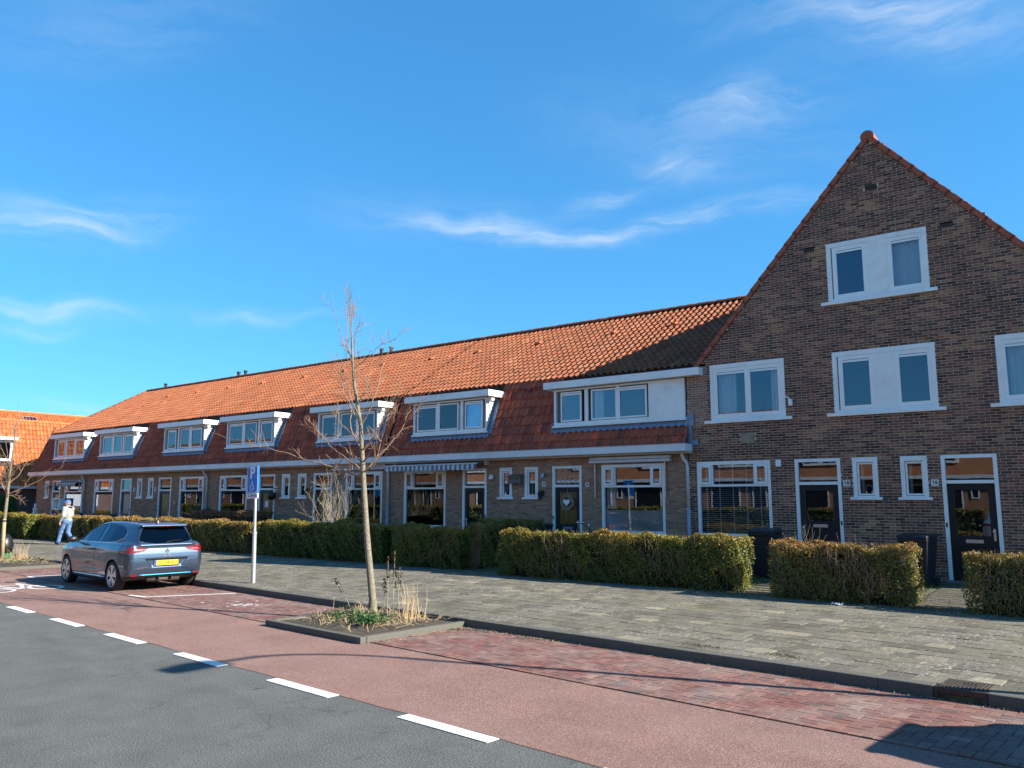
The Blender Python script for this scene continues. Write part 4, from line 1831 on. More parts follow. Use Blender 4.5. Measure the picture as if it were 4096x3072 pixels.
t = thing('hanging_pot', 'round dark pot hanging from a bracket beside the door with the note', 'plant pot', (-26.02, FY, 2.05))
q = MB()
q.lathe([(0, -.16), (.10, -.13), (.16, -.02), (.15, .10), (.09, .14), (0, .14)], (0, -.26, 0), seg=14)
q.build('pot', 'black_plastic', t, local=True, smooth=True)
q = MB()
q.tube([(0, -.005, .30), (0, -.26, .27), (0, -.26, .13)], .012, 5)
q.build('bracket', 'black_plastic', t, local=True)
t = thing('wall_cabinet', 'white open wall cabinet beside the door of the end house', 'cabinet', (-44.2, FY, 1.66))
q = MB()
q.frame(-.42, .42, -.30, .30, .07, -.30, -.02)
q.box(-.35, .35, -.06, -.02, -.23, .23)
q.build('case', 'white_plastic', t, local=True, bevel=.03)
for k in range(4):
    q = MB()
    q.lathe([(0, 0), (.05, 0), (.06, .08), (0, .08)], (-.22 + k * .15, -.18, -.229), seg=8)
    q.build('pot', 'terracotta' if k % 2 else 'sign_white', t, local=True)

# ------------------------------------------------------------------ gable-fronted building
gb = thing('gable_house', 'tall dark brick building with steep orange edged gable and white windows', 'house', (GX, FY, .1))
GL, GR = -9.0, 2 * GX + 9.0          # left and right edges of the wall


def gable_x(z):
    if z < 5.30:
        return (GL, GR)
    half = (GAPEX - .085 - z) / GS
    return (max(GL, GX - half), min(GR, GX + half))


def mir(a, b):
    return (2 * GX - b, 2 * GX - a)


W18 = (-8.78, -6.90)
D18 = (-6.32, -5.29)
S18 = (-5.03, -4.50)
W16, D16, S16 = mir(*W18), mir(*D18), mir(*S18)
WA = (-8.35, -6.46, 3.90, 5.31)
WC = (*mir(-8.35, -6.46), 3.90, 5.31)
WB = (-5.34, -3.20, 3.90, 5.31)
WD = (-5.34, -3.20, 6.50, 7.90)
ops = [(W18[0] + .01, W18[1] - .01, 1.02, 2.875), (W16[0] + .01, W16[1] - .01, 1.02, 2.875), (D18[0] + .01, D18[1] - .01, .1, 2.875), (D16[0] + .01, D16[1] - .01, .1, 2.875),
       (S18[0] + .01, S18[1] - .01, 1.96, 2.875), (S16[0] + .01, S16[1] - .01, 1.96, 2.875)]
ops += [(a + .01, b - .01, c - .03, d - .005) for a, b, c, d in (WA, WB, WC, WD)]
VENTS = [(-4.40, -4.14, 9.03, 9.13), (-5.87, -5.61, 7.79, 7.89), (-2.93, -2.67, 7.79, 7.89)]
ops += VENTS
NEWB = (-9.0, -8.45, 3.86, 5.40)      # strip of newer, lighter bricks beside the wide dormer
random.seed(11)
brick_wall(gb, .10, GAPEX - .05, gable_x, ops + [NEWB, (-7.61, -7.25, 3.30, 3.55)], 'brick_dark', 'mortar_light', 300)
brick_wall(gb, NEWB[2] - .003, 5.37, lambda z: (NEWB[0], min(NEWB[1], GX + 9)), [(WA[0] + .01, WA[1], 3.87, 5.3)], 'brick_new', 'mortar_light', 0)
q = MB()
q.box(-7.61, -7.25, FY - .002, FY + .01, 3.30, 3.55)
q.build('mortar_patch', 'mortar_row', gb)
for a, b, c, d in VENTS:
    q = MB()
    q.box(a, b, FY + .03, FY + .04, c, d)
    for k in range(4):
        x = a + (b - a) * (k + .15) / 4
        q.box(x, x + .03, FY + .002, FY + .03, c, d)
    q.build('air_vent', 'dark_iron', gb)

big_window(gb, *W18, 'blinds')
big_window(gb, *W16, 'drapes')
front_door(gb, *D18, 'dark_paint', 'glass', knob='l', glass_low=1.46)
front_door(gb, *D16, 'dark_brown_paint', 'glass', knob='r', glass_low=1.21)
q = MB()
q.box(-6.0, -5.6, FY + .048, FY + .054, 1.12, 1.24)
small_window(gb, *S18)
small_window(gb, *S16)


def upper_window(x0, x1, z0, z1, lights, panel=None, curt=()):
    f = MB()
    y0, y1 = FY - .012, FY + .08
    f.frame(x0, x1, z0, z1, .10, y0, y1, tb=.06, tt=.11)
    if panel:
        f.box(panel[0], panel[1], y0 + .004, y1 - .002, z0 + .06, z1 - .11)
    for (a, b), (c, d) in zip(lights[:-1], lights[1:]):
        if not panel:
            f.box((b + c) / 2 - .07, (b + c) / 2 + .07, y0 + .005, y1 - .002, z0 + .06, z1 - .11)
    w = f.build('window', 'white_paint', gb, bevel=.004)
    for i, (a, b) in enumerate(lights):
        q = MB()
        q.frame(a - .095, b + .095, z0 + .062, z1 - .112, .055, y0 + .012, y1 - .005)
        q.build('inner_frame', 'white_plastic', w, bevel=.003)
        sash(w, a, b, z0 + .155, z1 - .20, FY + .02, .042, roller=True)
    s_ = MB()
    s_.box(x0 - .16, x1 + .15, FY - .075, FY + .03, z0 - .075, z0 - .002)
    s_.build('sill', 'white_paint', w, bevel=.004)
    for (a, b, zt_, fo) in curt:
        drape(w, a, b, z0 + .12, zt_, FY + .17, fo, amp=.025)
    return w


upper_window(*WA, [(-8.17, -7.44), (-7.31, -6.63)], curt=[(-8.2, -7.72, 5.15, 5), (-6.85, -6.6, 5.15, 3)])
upper_window(*WC, [mir(-7.31, -6.63), mir(-8.17, -7.44)], curt=[(-1.95, -1.2, 5.15, 7)])
upper_window(*WB, [(-5.12, -4.55), (-3.92, -3.36)], panel=(-4.456, -4.014), curt=[])
upper_window(*WD, [(-5.12, -4.55), (-3.92, -3.36)], panel=(-4.456, -4.014), curt=[(-3.98, -3.3, 7.75, 2)])
interior(gb, GL + .1, GR - .1, .2, 3.05, FY + .115, FY + 3.5)
interior(gb, -8.45, 2 * GX + 8.45, 3.4, 5.36, FY + .10, FY + 3.5)
interior(gb, GX - 2.2, GX + 2.2, 6.1, 8.0, FY + .10, FY + 3.0)
number_plate(gb, -5.17, 2.31, '18', .15, .14, 'enamel_white', 'ink_blue', .12)
number_plate(gb, -3.385, 2.305, '16', .15, .14, 'enamel_white', 'ink_blue', .12)
q = MB()
q.box(-6.76, -6.63, FY - .04, FY - .004, 2.72, 2.88)
q.build('meter_box', 'white_plastic', gb, bevel=.01)
q = MB()
q.box(-6.37, -6.29, FY - .09, FY - .004, 4.14, 4.30)
q.tube([(-6.36, FY - .03, 4.30), (-6.40, FY - .06, 4.36), (-6.46, FY - .02, 4.36)], .02, 6)
q.build('vent_outlet', 'white_plastic', gb, bevel=.006)

# roof slopes (running away from the street), ridge and verge tiles
eave_l, eave_r = GL + .27, GR - .27
z_e = GAPEX - (GX - eave_l) * GS
rf = MB()
rf.quad((eave_l, FY + .02, z_e), (GX, FY + .02, GAPEX), (GX, 29, GAPEX), (eave_l, 29, z_e))
rf.quad((GX, FY + .02, GAPEX), (eave_r, FY + .02, z_e), (eave_r, 29, z_e), (GX, 29, GAPEX))
rf.quad((eave_l, FY + .05, .1), (eave_l, 29, .1), (eave_l, 29, z_e), (eave_l, FY + .05, z_e))
rf.quad((eave_r, FY + .05, .1), (eave_r, FY + .05, z_e), (eave_r, 29, z_e), (eave_r, 29, .1))
rf.add([(eave_l, 29, .1), (eave_r, 29, .1), (eave_r, 29, z_e), (GX, 29, GAPEX), (eave_l, 29, z_e)], [(0, 1, 2, 3, 4)])
groof = rf.build('roof', 'roof_under', gb)
sl = math.hypot(1, GS)
nrow = int((GX - eave_l) * sl / TG)
tile_field(groof, (eave_l, 29.0, z_e + .01), (0, -1, 0), (1, 0, GS), int(9.9 / TW), nrow, lambda u, v: True, TILE_UP, 'tile_clay', 0)
tile_field(groof, (eave_r, FY + .1, z_e + .01), (0, 1, 0), (-1, 0, GS), int(9.9 / TW), nrow, lambda u, v: True, TILE_UP, 'tile_clay', 0)
# verge tile: flat clay flap hanging over the gable edge, thicker at its lower end
vL = .40
vt = MB()
v_ = []
for (x, t0, t1) in ((0, -.062, .058), (vL, -.062, .036)):
    v_ += [(x, -.035, t0), (x, -.035, t1), (x, .19, t1), (x, .19, t1 - .03), (x, -.012, t1 - .03), (x, -.012, t0)]
vt.add(v_, [(i, (i + 1) % 6, 6 + (i + 1) % 6, 6 + i) for i in range(6)] + [(0, 5, 4, 3, 2, 1), (6, 7, 8, 9, 10, 11)])
vme = vt.mesh('verge_tile')
vme.materials.append(MATS['verge_clay'])
Ltot = (GX - eave_l) * sl
for side in (-1, 1):
    dv = Vector((-side, 0, GS)).normalized()
    st = Vector((eave_l if side < 0 else eave_r, FY, z_e))
    n_ = Vector((side, 0, 1 / GS)).normalized()
    if side < 0:
        Rm = Matrix((dv, Vector((0, 1, 0)), n_)).transposed()
    else:
        Rm = Matrix((dv, Vector((0, 1, 0)), n_)).transposed()
    me_ = vme
    if Rm.determinant() < 0:
        me_ = vme.copy()
        me_.transform(Matrix.Diagonal((1, 1, -1, 1)))
        me_.transform(Matrix.Diagonal((1, 1, -1, 1)))
        # mirrored basis: reflect the mesh across its own y instead
        me_ = vme.copy()
        Rm = Matrix((dv, -Vector((0, 1, 0)), n_)).transposed()
        me_.transform(Matrix.Diagonal((1, -1, 1, 1)))
        me_.flip_normals()
    k = 0.
    while k < Ltot - .33:
        p = st + dv * k + n_ * random.uniform(-.003, .003)
        piece('verge_tile', me_, groof, p - WL[groof.name], random.random(), Rm.to_euler())
        k += (Ltot - .36) / 18.999
q = MB()
n = 12
ro = .15
prof = [(ro * math.cos(t), ro * math.sin(t) * .95) for t in np.linspace(-.35, math.pi + .35, 16)]
q.prism([(GX + a, GAPEX - .02 + b) for a, b in prof], FY - .06, FY + .34, 'y')
q.build('ridge_end_cap', 'verge_clay', gb)
rq = MB()
rq.prism([(a * .75, b * .75) for a, b in prof], 0, .36, 'y')
rqm = rq.mesh('ridge_tile')
rqm.materials.append(MATS['verge_clay'])
y = FY + .34
while y < 28.5:
    piece('ridge_tile', rqm, groof, Vector((GX, y, GAPEX + .03)) - WL[groof.name], random.random())
    y += .36
# lead soakers where the low roof meets the gable wall
q = MB()
for k in range(6):
    z = 3.36 + k * .12
    q.box(-9.02, -8.86 + (.06 if k > 3 else 0) - .02 * (k % 2), FY - .03 - .002 * k, FY - .004, z, z + .118)
q.box(-9.05, -8.70, FY - .05, FY - .03, 3.30, 3.42)
q.box(-9.05, -8.80, FY - .06, FY - .04, 3.80, 3.93)
q.build('lead_flashing', 'lead', gb)

# ------------------------------------------------------------------ house across the end of the row
lh = thing('corner_house', 'house with bright orange tiled roof facing the end of the terrace', 'house', (-51, 18, .1))
q = MB()
q.box(-56, -50.7, 13.2, 27, .1, 2.75)
q.build('wall', 'brick_row', lh)
q = MB()
for i in range(3):
    q.box(-50.72, -50.685, 14.6 + i * 1.9, 15.8 + i * 1.9, 1.1, 2.1)
q = MB()
A_, B_ = Vector((-50.45, 0, 2.62)), Vector((-52.0, 0, 6.50))
q.quad((A_.x, 13, A_.z), (A_.x, 27, A_.z), (B_.x, 27, B_.z), (B_.x, 14.2, B_.z))
q.quad((B_.x, 14.2, B_.z), (B_.x, 27, B_.z), (-54.0, 27, 6.3), (-54.0, 15, 6.3))
q.quad((-54, 15, 6.3), (-54, 27, 6.3), (-55.6, 27, 2.6), (-55.6, 13, 2.6))
q.add([(A_.x, 13, A_.z), (B_.x, 14.2, B_.z), (-54, 15, 6.3), (-55.6, 13, 2.6)], [(0, 1, 2, 3)])
lroof = q.build('roof', 'roof_under', lh)
sv = (B_ - A_).normalized()
TGo, TWo = TG, TW


def scaled_tiles(roof, origin, udir, vdir, cols, rows, keep):
    tile_field(roof, origin, udir, vdir, cols, rows, keep, TILE_NEW, 'tile_new', 300)


scaled_tiles(lroof, (A_.x, 13.0, A_.z), (0, 1, 0), sv, int(10.5 / TW), 14, lambda u, v: u > v * .28 and not (4.6 < u < 6.05 and 1.3 < v < 2.9))
q = MB()
for i in range(36):
    y = 14.2 + i * .335
    q.box(-52.14, -51.92, y, y + .325, 6.47, 6.57)
q.build('ridge_tiles', 'tile_new', lh)['kind'] = 'stuff'
q = MB()
q.box(-50.62, -50.18, 13.0, 20.75, 2.50, 2.64)
q.build('gutter', 'white_old', lh)
q = MB()
q.tube([(-50.45, 20.55, 2.5), (-50.62, 20.55, 2.2), (-50.62, 20.55, .15)], .05, 8)
q.build('downpipe', 'pipe_white', lh, smooth=True)
q = MB()
q.box(-51.9, -50.82, 17.7, 18.95, 4.05, 5.25)
d_ = q.build('dormer', 'white_paint', lh)
q = MB()
q.box(-50.815, -50.80, 17.85, 18.8, 4.2, 5.1)
q.build('pane', 'glass_tint', d_)
q = MB()
q.box(-51.9, -50.55, 17.55, 19.1, 5.252, 5.42)
q.build('dormer_roof', 'white_paint', d_)
q = MB()
q.box(-50.74, -50.68, 14.2, 16.4, 1.5, 2.2)
w_ = q.build('window', 'blind', lh)

bh = thing('back_house', 'orange roofed house with skylights and two flue pipes behind the corner house', 'house', (-60, 24, .1))
q = MB()
q.box(-64, -55.2, 17.6, 34, .1, 4.6)
q.build('wall', 'brick_row', bh)
q = MB()
a_, b_ = Vector((-54.9, 0, 4.6)), Vector((-58.6, 0, 7.62))
q.quad((a_.x, 17.4, a_.z), (a_.x, 34.2, a_.z), (b_.x, 34.2, b_.z), (b_.x, 17.4, b_.z))
q.quad((b_.x, 17.4, b_.z), (b_.x, 34.2, b_.z), (-64.3, 34.2, 4.6), (-64.3, 17.4, 4.6))
q.add([(a_.x, 17.4, a_.z), (b_.x, 17.4, b_.z), (-64.3, 17.4, 4.6)], [(0, 1, 2)])
br_ = q.build('roof', 'roof_under', bh)
sv = (b_ - a_).normalized()
tile_field(br_, (a_.x, 17.4, a_.z), (0, 1, 0), sv, int(16.6 / TW), 16, lambda u, v: True, TILE_NEW, 'tile_new', 0)
q = MB()
for i in range(50):
    y = 17.4 + i * .335
    q.box(b_.x - .12, b_.x + .12, y, y + .325, b_.z - .02, b_.z + .09)
q.build('ridge_tiles', 'tile_new', bh)['kind'] = 'stuff'
for y in (19.6, 22.1):
    f = lambda v, lift=.07: a_ + sv * v + Vector((sv.z, 0, -sv.x)) * lift
    q = MB()
    p, r2 = f(3.3), f(4.2)
    q.quad((p.x, y, p.z), (p.x, y + .8, p.z), (r2.x, y + .8, r2.z), (r2.x, y, r2.z))
    s_ = q.build('skylight', 'glass_tint', bh)
    q = MB()
    for (ya, yb, va, vb) in ((y - .06, y, 3.24, 4.26), (y + .8, y + .86, 3.24, 4.26), (y, y + .8, 3.24, 3.3), (y, y + .8, 4.2, 4.26)):
        p, r2 = f(va, .085), f(vb, .085)
        q.quad((p.x, ya, p.z), (p.x, yb, p.z), (r2.x, yb, r2.z), (r2.x, ya, r2.z))
    q.build('skylight_frame', 'zinc', s_)
for y in (23.15, 23.8):
    q = MB()
    q.lathe([(0, 0), (.13, 0), (.13, .25), (.09, .27), (.09, .62), (.13, .64), (.13, .74), (0, .78)], (-56.0, y + .4, 5.85), seg=12)
    q.lathe([(0, .0), (.09, .0), (.09, .30), (0, .30)], (-56.0, y + .4, 6.62), seg=12)
    q.build('flue_pipe', 'black_plastic', bh)

# ------------------------------------------------------------------ houses across the street, seen only as reflections
def opposite():
    t = thing('opposite_house', 'orange roofed brick house across the street, mirrored in the windows', 'house', (0, 0, 0), group='houses across the street')
    w = 5.4
    q = MB()
    q.box(0, w, -9, 0, .1, 3.2)
    q.build('wall', 'brick_dark', t, local=True)
    q = MB()
    q.quad((0, .2, 3.2), (w, .2, 3.2), (w, -.7, 5.5), (0, -.7, 5.5))
    q.quad((0, -.7, 5.5), (w, -.7, 5.5), (w, -4.8, 8.1), (0, -4.8, 8.1))
    q.quad((0, -4.8, 8.1), (w, -4.8, 8.1), (w, -9, 3.2), (0, -9, 3.2))
    q.build('roof', 'tile_clay', t, local=True)
    q = MB()
    q.box(0, w, .2, .5, 3.1, 3.3)
    q.build('gutter', 'white_old', t, local=True)
    for a, b, c, d in ((.5, 2.4, 1.0, 2.8), (3.2, 4.1, .3, 2.8), (4.5, 4.9, 2., 2.8)):
        q = MB()
        q.frame(a, b, c, d, .07, 0.005, .06)
        f = q.build('window', 'white_old', t, local=True)
        q = MB()
        q.box(a + .1, b - .1, .01, .03, c + .1, d - .1)
        q.build('pane', 'dark_paint', f, local=True)
    q = MB()
    q.box(1.0, 4.0, -.9, .05, 4.0, 5.1)
    q.box(.8, 4.2, -1., .3, 5.1, 5.3)
    d = q.build('dormer', 'white_paint', t, local=True)
    for a in (1.15, 2.2, 3.15):
        q = MB()
        q.box(a, a + .7, .055, .07, 4.15, 4.95)
        q.build('pane', 'dark_paint', d, local=True)
    return t


op = opposite()
op.location = road_xy(0, -13.5) + (0,)
op.rotation_euler = (0, 0, -TH)
for k in range(-16, 3):
    if k == 0:
        continue
    c = copy_tree(op)
    c.location = road_xy(k * 5.4, -13.5) + (0,)


# ------------------------------------------------------------------ hedges
def hedge(name, label, x0, x1, y0, y1, z1, leafmat='leaf_green', dens=2600, leaf=.020, z0=.12, skew=0., lit_r=.35, group='clipped garden hedges', twigs=60):
    """box of clipped privet: dark core, twigs, thousands of single leaves through the outer shell"""
    L, D, H = x1 - x0, y1 - y0, z1 - z0
    t = thing(name, label, 'hedge', ((x0 + x1) / 2, (y0 + y1) / 2, z0), group=group)
    rs = np.random.default_rng(abs(hash((round(x0, 2), round(y0, 2)))) % 99991)
    ph = rs.uniform(0, 6.28, 12)

    def wob(a, b):
        return .055 * np.sin(a * 2.3 + ph[0]) + .04 * np.sin(a * 5.1 + b * 3 + ph[1]) + .03 * np.sin(a * 11 + b * 9 + ph[2]) + .018 * np.sin(a * 23 + b * 17 + ph[5])

    q = MB()
    c = .17
    q.box(-L / 2 + c, L / 2 - c, -D / 2 + c + .03, D / 2 - c, -.05, H - c)
    q.build('core', 'hedge_core', t, local=True)
    faces = [('f', L * H, 1.0), ('t', L * D, 1.25), ('l', D * H, .8), ('r', D * H, 1.0), ('b', L * H, .25)]
    Pl, Nl, Tp = [], [], []
    for k, ar, m_ in faces:
        n = int(ar * dens * m_)
        a, b = rs.uniform(0, 1, n), rs.uniform(0, 1, n)
        dp = np.abs(rs.normal(0, .045, n))
        if k in 'fb':
            x = (a - .5) * L
            z = b * H
            sg = -1 if k == 'f' else 1
            bulge = .05 * np.sin(np.pi * np.clip(b, 0, 1)) - .05 * (1 - b)
            y = sg * (D / 2 + wob(x, z) + bulge - dp)
            P = np.stack([x, y, z], 1)
            N = np.tile([0, sg, .25], (n, 1))
        elif k == 't':
            x, y = (a - .5) * L, (b - .5) * D
            edge = np.minimum(np.minimum(a, 1 - a) * L, np.minimum(b, 1 - b) * D)
            z = H + wob(x, y) * .8 + rs.exponential(.007, n) - dp - .10 * np.exp(-edge / .07)
            P = np.stack([x, y, z], 1)
            N = np.tile([0, 0, 1.], (n, 1))
        else:
            y, z = (a - .5) * D, b * H
            sg = -1 if k == 'l' else 1
            x = sg * (L / 2 + wob(y, z) - dp - .04 * (1 - b))
            P = np.stack([x, y, z], 1)
            N = np.tile([sg, 0, .25], (n, 1))
        Pl.append(P)
        Nl.append(N)
        Tp.append(np.full(n, k == 't', float))
    P, N, Tp = np.concatenate(Pl), np.concatenate(Nl), np.concatenate(Tp)
    # thin, twiggy places where the hedge has died back
    bare = np.sin(P[:, 0] * 3.1 + ph[6]) * np.sin(P[:, 2] * 5.3 + P[:, 0] * 1.7 + ph[7]) + .5 * np.sin(P[:, 0] * 9.7 + P[:, 2] * 8 + ph[8])
    keep = (Tp > .5) | (rs.uniform(0, 1, len(P)) > np.clip((bare - .55) * 1.5, 0, .7) + np.clip(.18 - P[:, 2], 0, .18) * 2.2)
    P, N, Tp = P[keep], N[keep], Tp[keep]
    n = len(P)
    N = N / np.linalg.norm(N, axis=1)[:, None] + rs.normal(0, .75, (n, 3))
    N /= np.linalg.norm(N, axis=1)[:, None]
    A = np.cross(N, rs.normal(0, 1, (n, 3)))
    A /= np.linalg.norm(A, axis=1)[:, None]
    B = np.cross(N, A)
    sz = leaf * rs.uniform(.6, 1.35, n)[:, None]
    A, B = A * sz, B * sz * .55
    V = np.stack([P - A, P - B + N * sz * .15, P + A, P + B + N * sz * .15], 1).reshape(-1, 3)
    F = np.arange(4 * n).reshape(-1, 4)
    me = bpy.data.meshes.new('foliage')
    me.from_pydata(V.tolist(), [], F.tolist())
    # colour of each leaf: greener low down and in patches, sunlit yellow-brown painted into the top leaves
    clump = .5 + .5 * np.sin(P[:, 0] * 1.9 + ph[3]) * np.sin(P[:, 2] * 2.7 + P[:, 0] * .8 + ph[4])
    rr = rs.beta(1.3, 2.0, n) * .8 + clump * .16 + np.clip((P[:, 2] / H - .72) * 1.1, 0, .32)
    at = me.attributes.new('rnd', 'FLOAT', 'FACE')
    at.data.foreach_set('value', np.clip(rr, 0, 1).astype(np.float32))
    me.materials.append(MATS[leafmat])
    o = bpy.data.objects.new('foliage', me)
    link(o, t)
    stuff(o)
    q = MB()
    for i in range(twigs):
        x = rs.uniform(-.48, .48) * L
        z = rs.uniform(0, .7) * H
        y = -D / 2 + wob(x, z) + .01
        q.tube([(x, y + .05, z), (x + rs.normal(0, .05), y - .01, z + .12), (x + rs.normal(0, .07), y - .005, z + rs.uniform(.2, .4))], [.005, .004, .002], 4, cap=False)
    for i in range(int(twigs * .5)):     # shoots above the clipped top
        x, y = rs.uniform(-.48, .48) * L, rs.uniform(-.45, .45) * D
        q.tube([(x, y, H - .08), (x + rs.normal(0, .02), y, H + rs.uniform(.02, .07))], [.003, .001], 4, cap=False)
    q.build('twigs', 'twig_red', t, local=True)['kind'] = 'stuff'
    return t


hedge('hedge', 'low clipped browned hedge in front of the door numbered 16', -2.30, 2.2, 15.0, 15.75, 1.10, 'leaf_brown', 3600, .021, twigs=260)
hedge('hedge', 'short browned hedge between the two garden paths of the gable house', -5.60, -3.12, 15.15, 15.95, 1.14, 'leaf_brown', 4200, .021, twigs=260)
hedge('hedge', 'long yellow green hedge in front of the wreath door and drainpipe', -12.35, -6.35, 15.45, 16.2, 1.19, 'leaf_green', 3400, .022, twigs=320)
hedge('hedge', 'dark green hedge in front of the awning house window', -16.40, -13.95, 15.85, 16.6, 1.21, 'leaf_green', 3000, .024, twigs=60)
hedge('hedge', 'long dark hedge behind the blue parking sign and the young tree', -22.9, -16.95, 15.95, 16.75, 1.22, 'leaf_green', 2500, .026, twigs=60)
hedge('hedge', 'yellowish hedge behind the parked grey car ending in reddish twigs', -28.4, -23.5, 16.05, 16.8, 1.17, 'leaf_brown', 2100, .028, twigs=60)
hedge('hedge', 'long hedge behind the walking man', -39.2, -28.5, 15.98, 16.75, 1.18, 'leaf_brown', 1500, .034, twigs=40)
hedge('hedge', 'hedge at the corner by the street end, green on top', -52.0, -39.4, 15.55, 16.4, 1.22, 'leaf_green', 1200, .038, twigs=30)
hedge('hedge', 'rust brown inner hedge below the ochre glazed door', -29.0, -24.6, 17.25, 17.8, 1.48, 'leaf_rust', 1700, .026, .18, twigs=50, group='inner garden hedges')
hedge('hedge', 'dark inner hedge dividing the gardens beside the bird house', -14.5, -12.6, 17.2, 17.75, 1.42, 'leaf_green', 2400, .024, .18, twigs=50, group='inner garden hedges')
hedge('hedge', 'narrow brown dividing hedge between wreath house and awning house gardens', -14.0, -13.55, 16.25, 17.6, 1.30, 'leaf_brown', 2600, .024, .15, twigs=60, group='inner garden hedges')
hedge('hedge', 'round dark evergreen below the awning case window', -20.6, -19.6, 17.3, 18.0, 1.35, 'leaf_green', 2200, .026, .18, twigs=20, group='inner garden hedges')


# ------------------------------------------------------------------ bare trees and shrubs
def twiggy(mb, p, d, length, r, depth, rs, up=.25, spread=.8, seg=5):
    n = max(3, int(length / .12))
    pts, rad = [p.copy()], [r]
    d = d.normalized()
    for i in range(n):
        d = (d + Vector((rs.normal(0, .10), rs.normal(0, .10), rs.normal(0, .08) + up * .12))).normalized()
        p = p + d * (length / n)
        pts.append(p.copy())
        rad.append(max(.0024, r * (1 - .75 * (i + 1) / n)))
    mb.tube(pts, rad, seg, cap=False)
    if depth > 0:
        k = rs.integers(3, 6)
        for j in range(k):
            i = int(rs.integers(max(1, n // 4), n))
            a = rs.normal(0, 1, 3)
            a = Vector(a)
            a = (a - d * a.dot(d)).normalized()
            dd = (d * .9 + a * spread + Vector((0, 0, up))).normalized()
            twiggy(mb, pts[i].copy(), dd, length * rs.uniform(.30, .55), rad[i] * .6, depth - 1, rs, up, spread, 4)


def path_branch(mb, pts, r0, rs, kids=6, depth=1, rend=.003, seg=6, klen=.5):
    P = [Vector(p) for p in pts]
    # resample with a little noise
    out = []
    for a, b in zip(P[:-1], P[1:]):
        m_ = max(2, int((b - a).length / .12))
        for i in range(m_):
            out.append(a.lerp(b, i / m_))
    out.append(P[-1])
    n = len(out)
    for i in range(1, n):
        out[i] = out[i] + Vector(rs.normal(0, .010, 3))
    rad = [r0 + (rend - r0) * (i / (n - 1)) ** .8 for i in range(n)]
    mb.tube(out, rad, seg, cap=False)
    for k in range(kids):
        i = int(rs.integers(int(n * .2), n - 1))
        d = (out[min(i + 1, n - 1)] - out[i - 1]).normalized()
        a = Vector(rs.normal(0, 1, 3))
        a = (a - d * a.dot(d)).normalized()
        twiggy(mb, out[i].copy(), (d * .7 + a * .9 + Vector((0, 0, .22))).normalized(), rs.uniform(.4, 1.) * klen, rad[i] * .65, depth, rs, .3)
    # buds at the tip
    return out


BR = [[(-10.21, 2.38), (-10.38, 2.47), (-10.93, 2.67), (-11.51, 2.88), (-12.18, 3.2), (-12.74, 3.48)], [(-10.23, 2.31), (-10.93, 2.54), (-11.59, 2.73), (-12.47, 2.95), (-13.26, 3.18)], [(-10.2, 2.36), (-10.57, 2.41), (-10.88, 2.35)],
      [(-10.19, 2.37), (-10.05, 2.54), (-9.81, 2.85), (-9.67, 3.1), (-9.47, 3.38), (-9.21, 3.8)], [(-10.2, 2.55), (-9.88, 2.76), (-9.46, 2.89), (-9.05, 2.94), (-8.59, 2.99)], [(-10.23, 2.74), (-9.92, 2.96), (-9.68, 3.14), (-9.33, 3.32), (-8.89, 3.39)],
      [(-10.24, 2.77), (-10.64, 3.07), (-10.81, 3.42), (-10.99, 3.8), (-11.17, 4.08), (-11.47, 4.44), (-11.68, 4.66)], [(-10.28, 3.18), (-10.58, 3.45), (-10.82, 3.68), (-11.0, 3.99), (-11.3, 4.29), (-11.6, 4.37)], [(-10.35, 3.46), (-10.68, 3.93), (-11.02, 4.36), (-11.28, 4.69), (-11.47, 5.1)],
      [(-10.28, 3.18), (-10.16, 3.5), (-10.1, 3.88), (-10.12, 4.27), (-9.98, 4.64), (-9.81, 4.96)], [(-10.37, 3.49), (-10.21, 3.76), (-10.15, 4.14), (-10.09, 4.5), (-9.62, 4.59)], [(-10.48, 3.91), (-10.7, 4.33), (-10.87, 4.59), (-11.05, 5.05), (-11.05, 5.42)],
      [(-10.48, 3.91), (-10.35, 4.29), (-10.28, 4.63), (-9.99, 4.94)], [(-10.54, 4.34), (-10.71, 4.57), (-10.8, 4.88), (-10.9, 5.22), (-10.92, 5.55)], [(-10.54, 4.34), (-10.48, 4.7), (-10.41, 5.02), (-10.39, 5.33)], [(-10.59, 4.85), (-10.5, 5.11), (-10.45, 5.44)],
      [(-10.19, 2.37), (-9.94, 2.51), (-9.84, 2.71), (-9.78, 3.05), (-9.47, 3.26)], [(-10.22, 2.57), (-10.94, 2.85), (-11.44, 2.97), (-11.86, 3.05)], [(-10.27, 3.0), (-9.97, 3.16), (-9.83, 3.45), (-9.7, 3.72)], [(-10.25, 2.87), (-10.8, 3.1), (-11.21, 3.28), (-11.67, 3.47)]]
TRUNK = [(-9.87, .12), (-9.88, .34), (-10.0, 1.0), (-10.07, 1.43), (-10.17, 2.17), (-10.19, 2.37), (-10.23, 2.74), (-10.28, 3.18), (-10.37, 3.49), (-10.48, 3.91), (-10.54, 4.34), (-10.59, 4.85), (-10.67, 5.4), (-10.76, 5.81)]
TRAD = [.080, .060, .053, .050, .046, .044, .039, .034, .029, .024, .019, .013, .007, .003]


# hedges of the opposite gardens, mirrored in the ground floor windows
oh = hedge('hedge', 'plain hedge in front of the houses across the street', -2.6, 2.6, -.4, .4, 1.35, 'leaf_green', 260, .07, 0., twigs=6, group='hedges across the street')
oh.location = road_xy(2.7, -9.4) + (.1,)
oh.rotation_euler = (0, 0, -TH)
for k in range(-16, 3):
    if k:
        c = copy_tree(oh)
        c.location = road_xy(k * 5.4 + 2.7, -9.4) + (.1,)


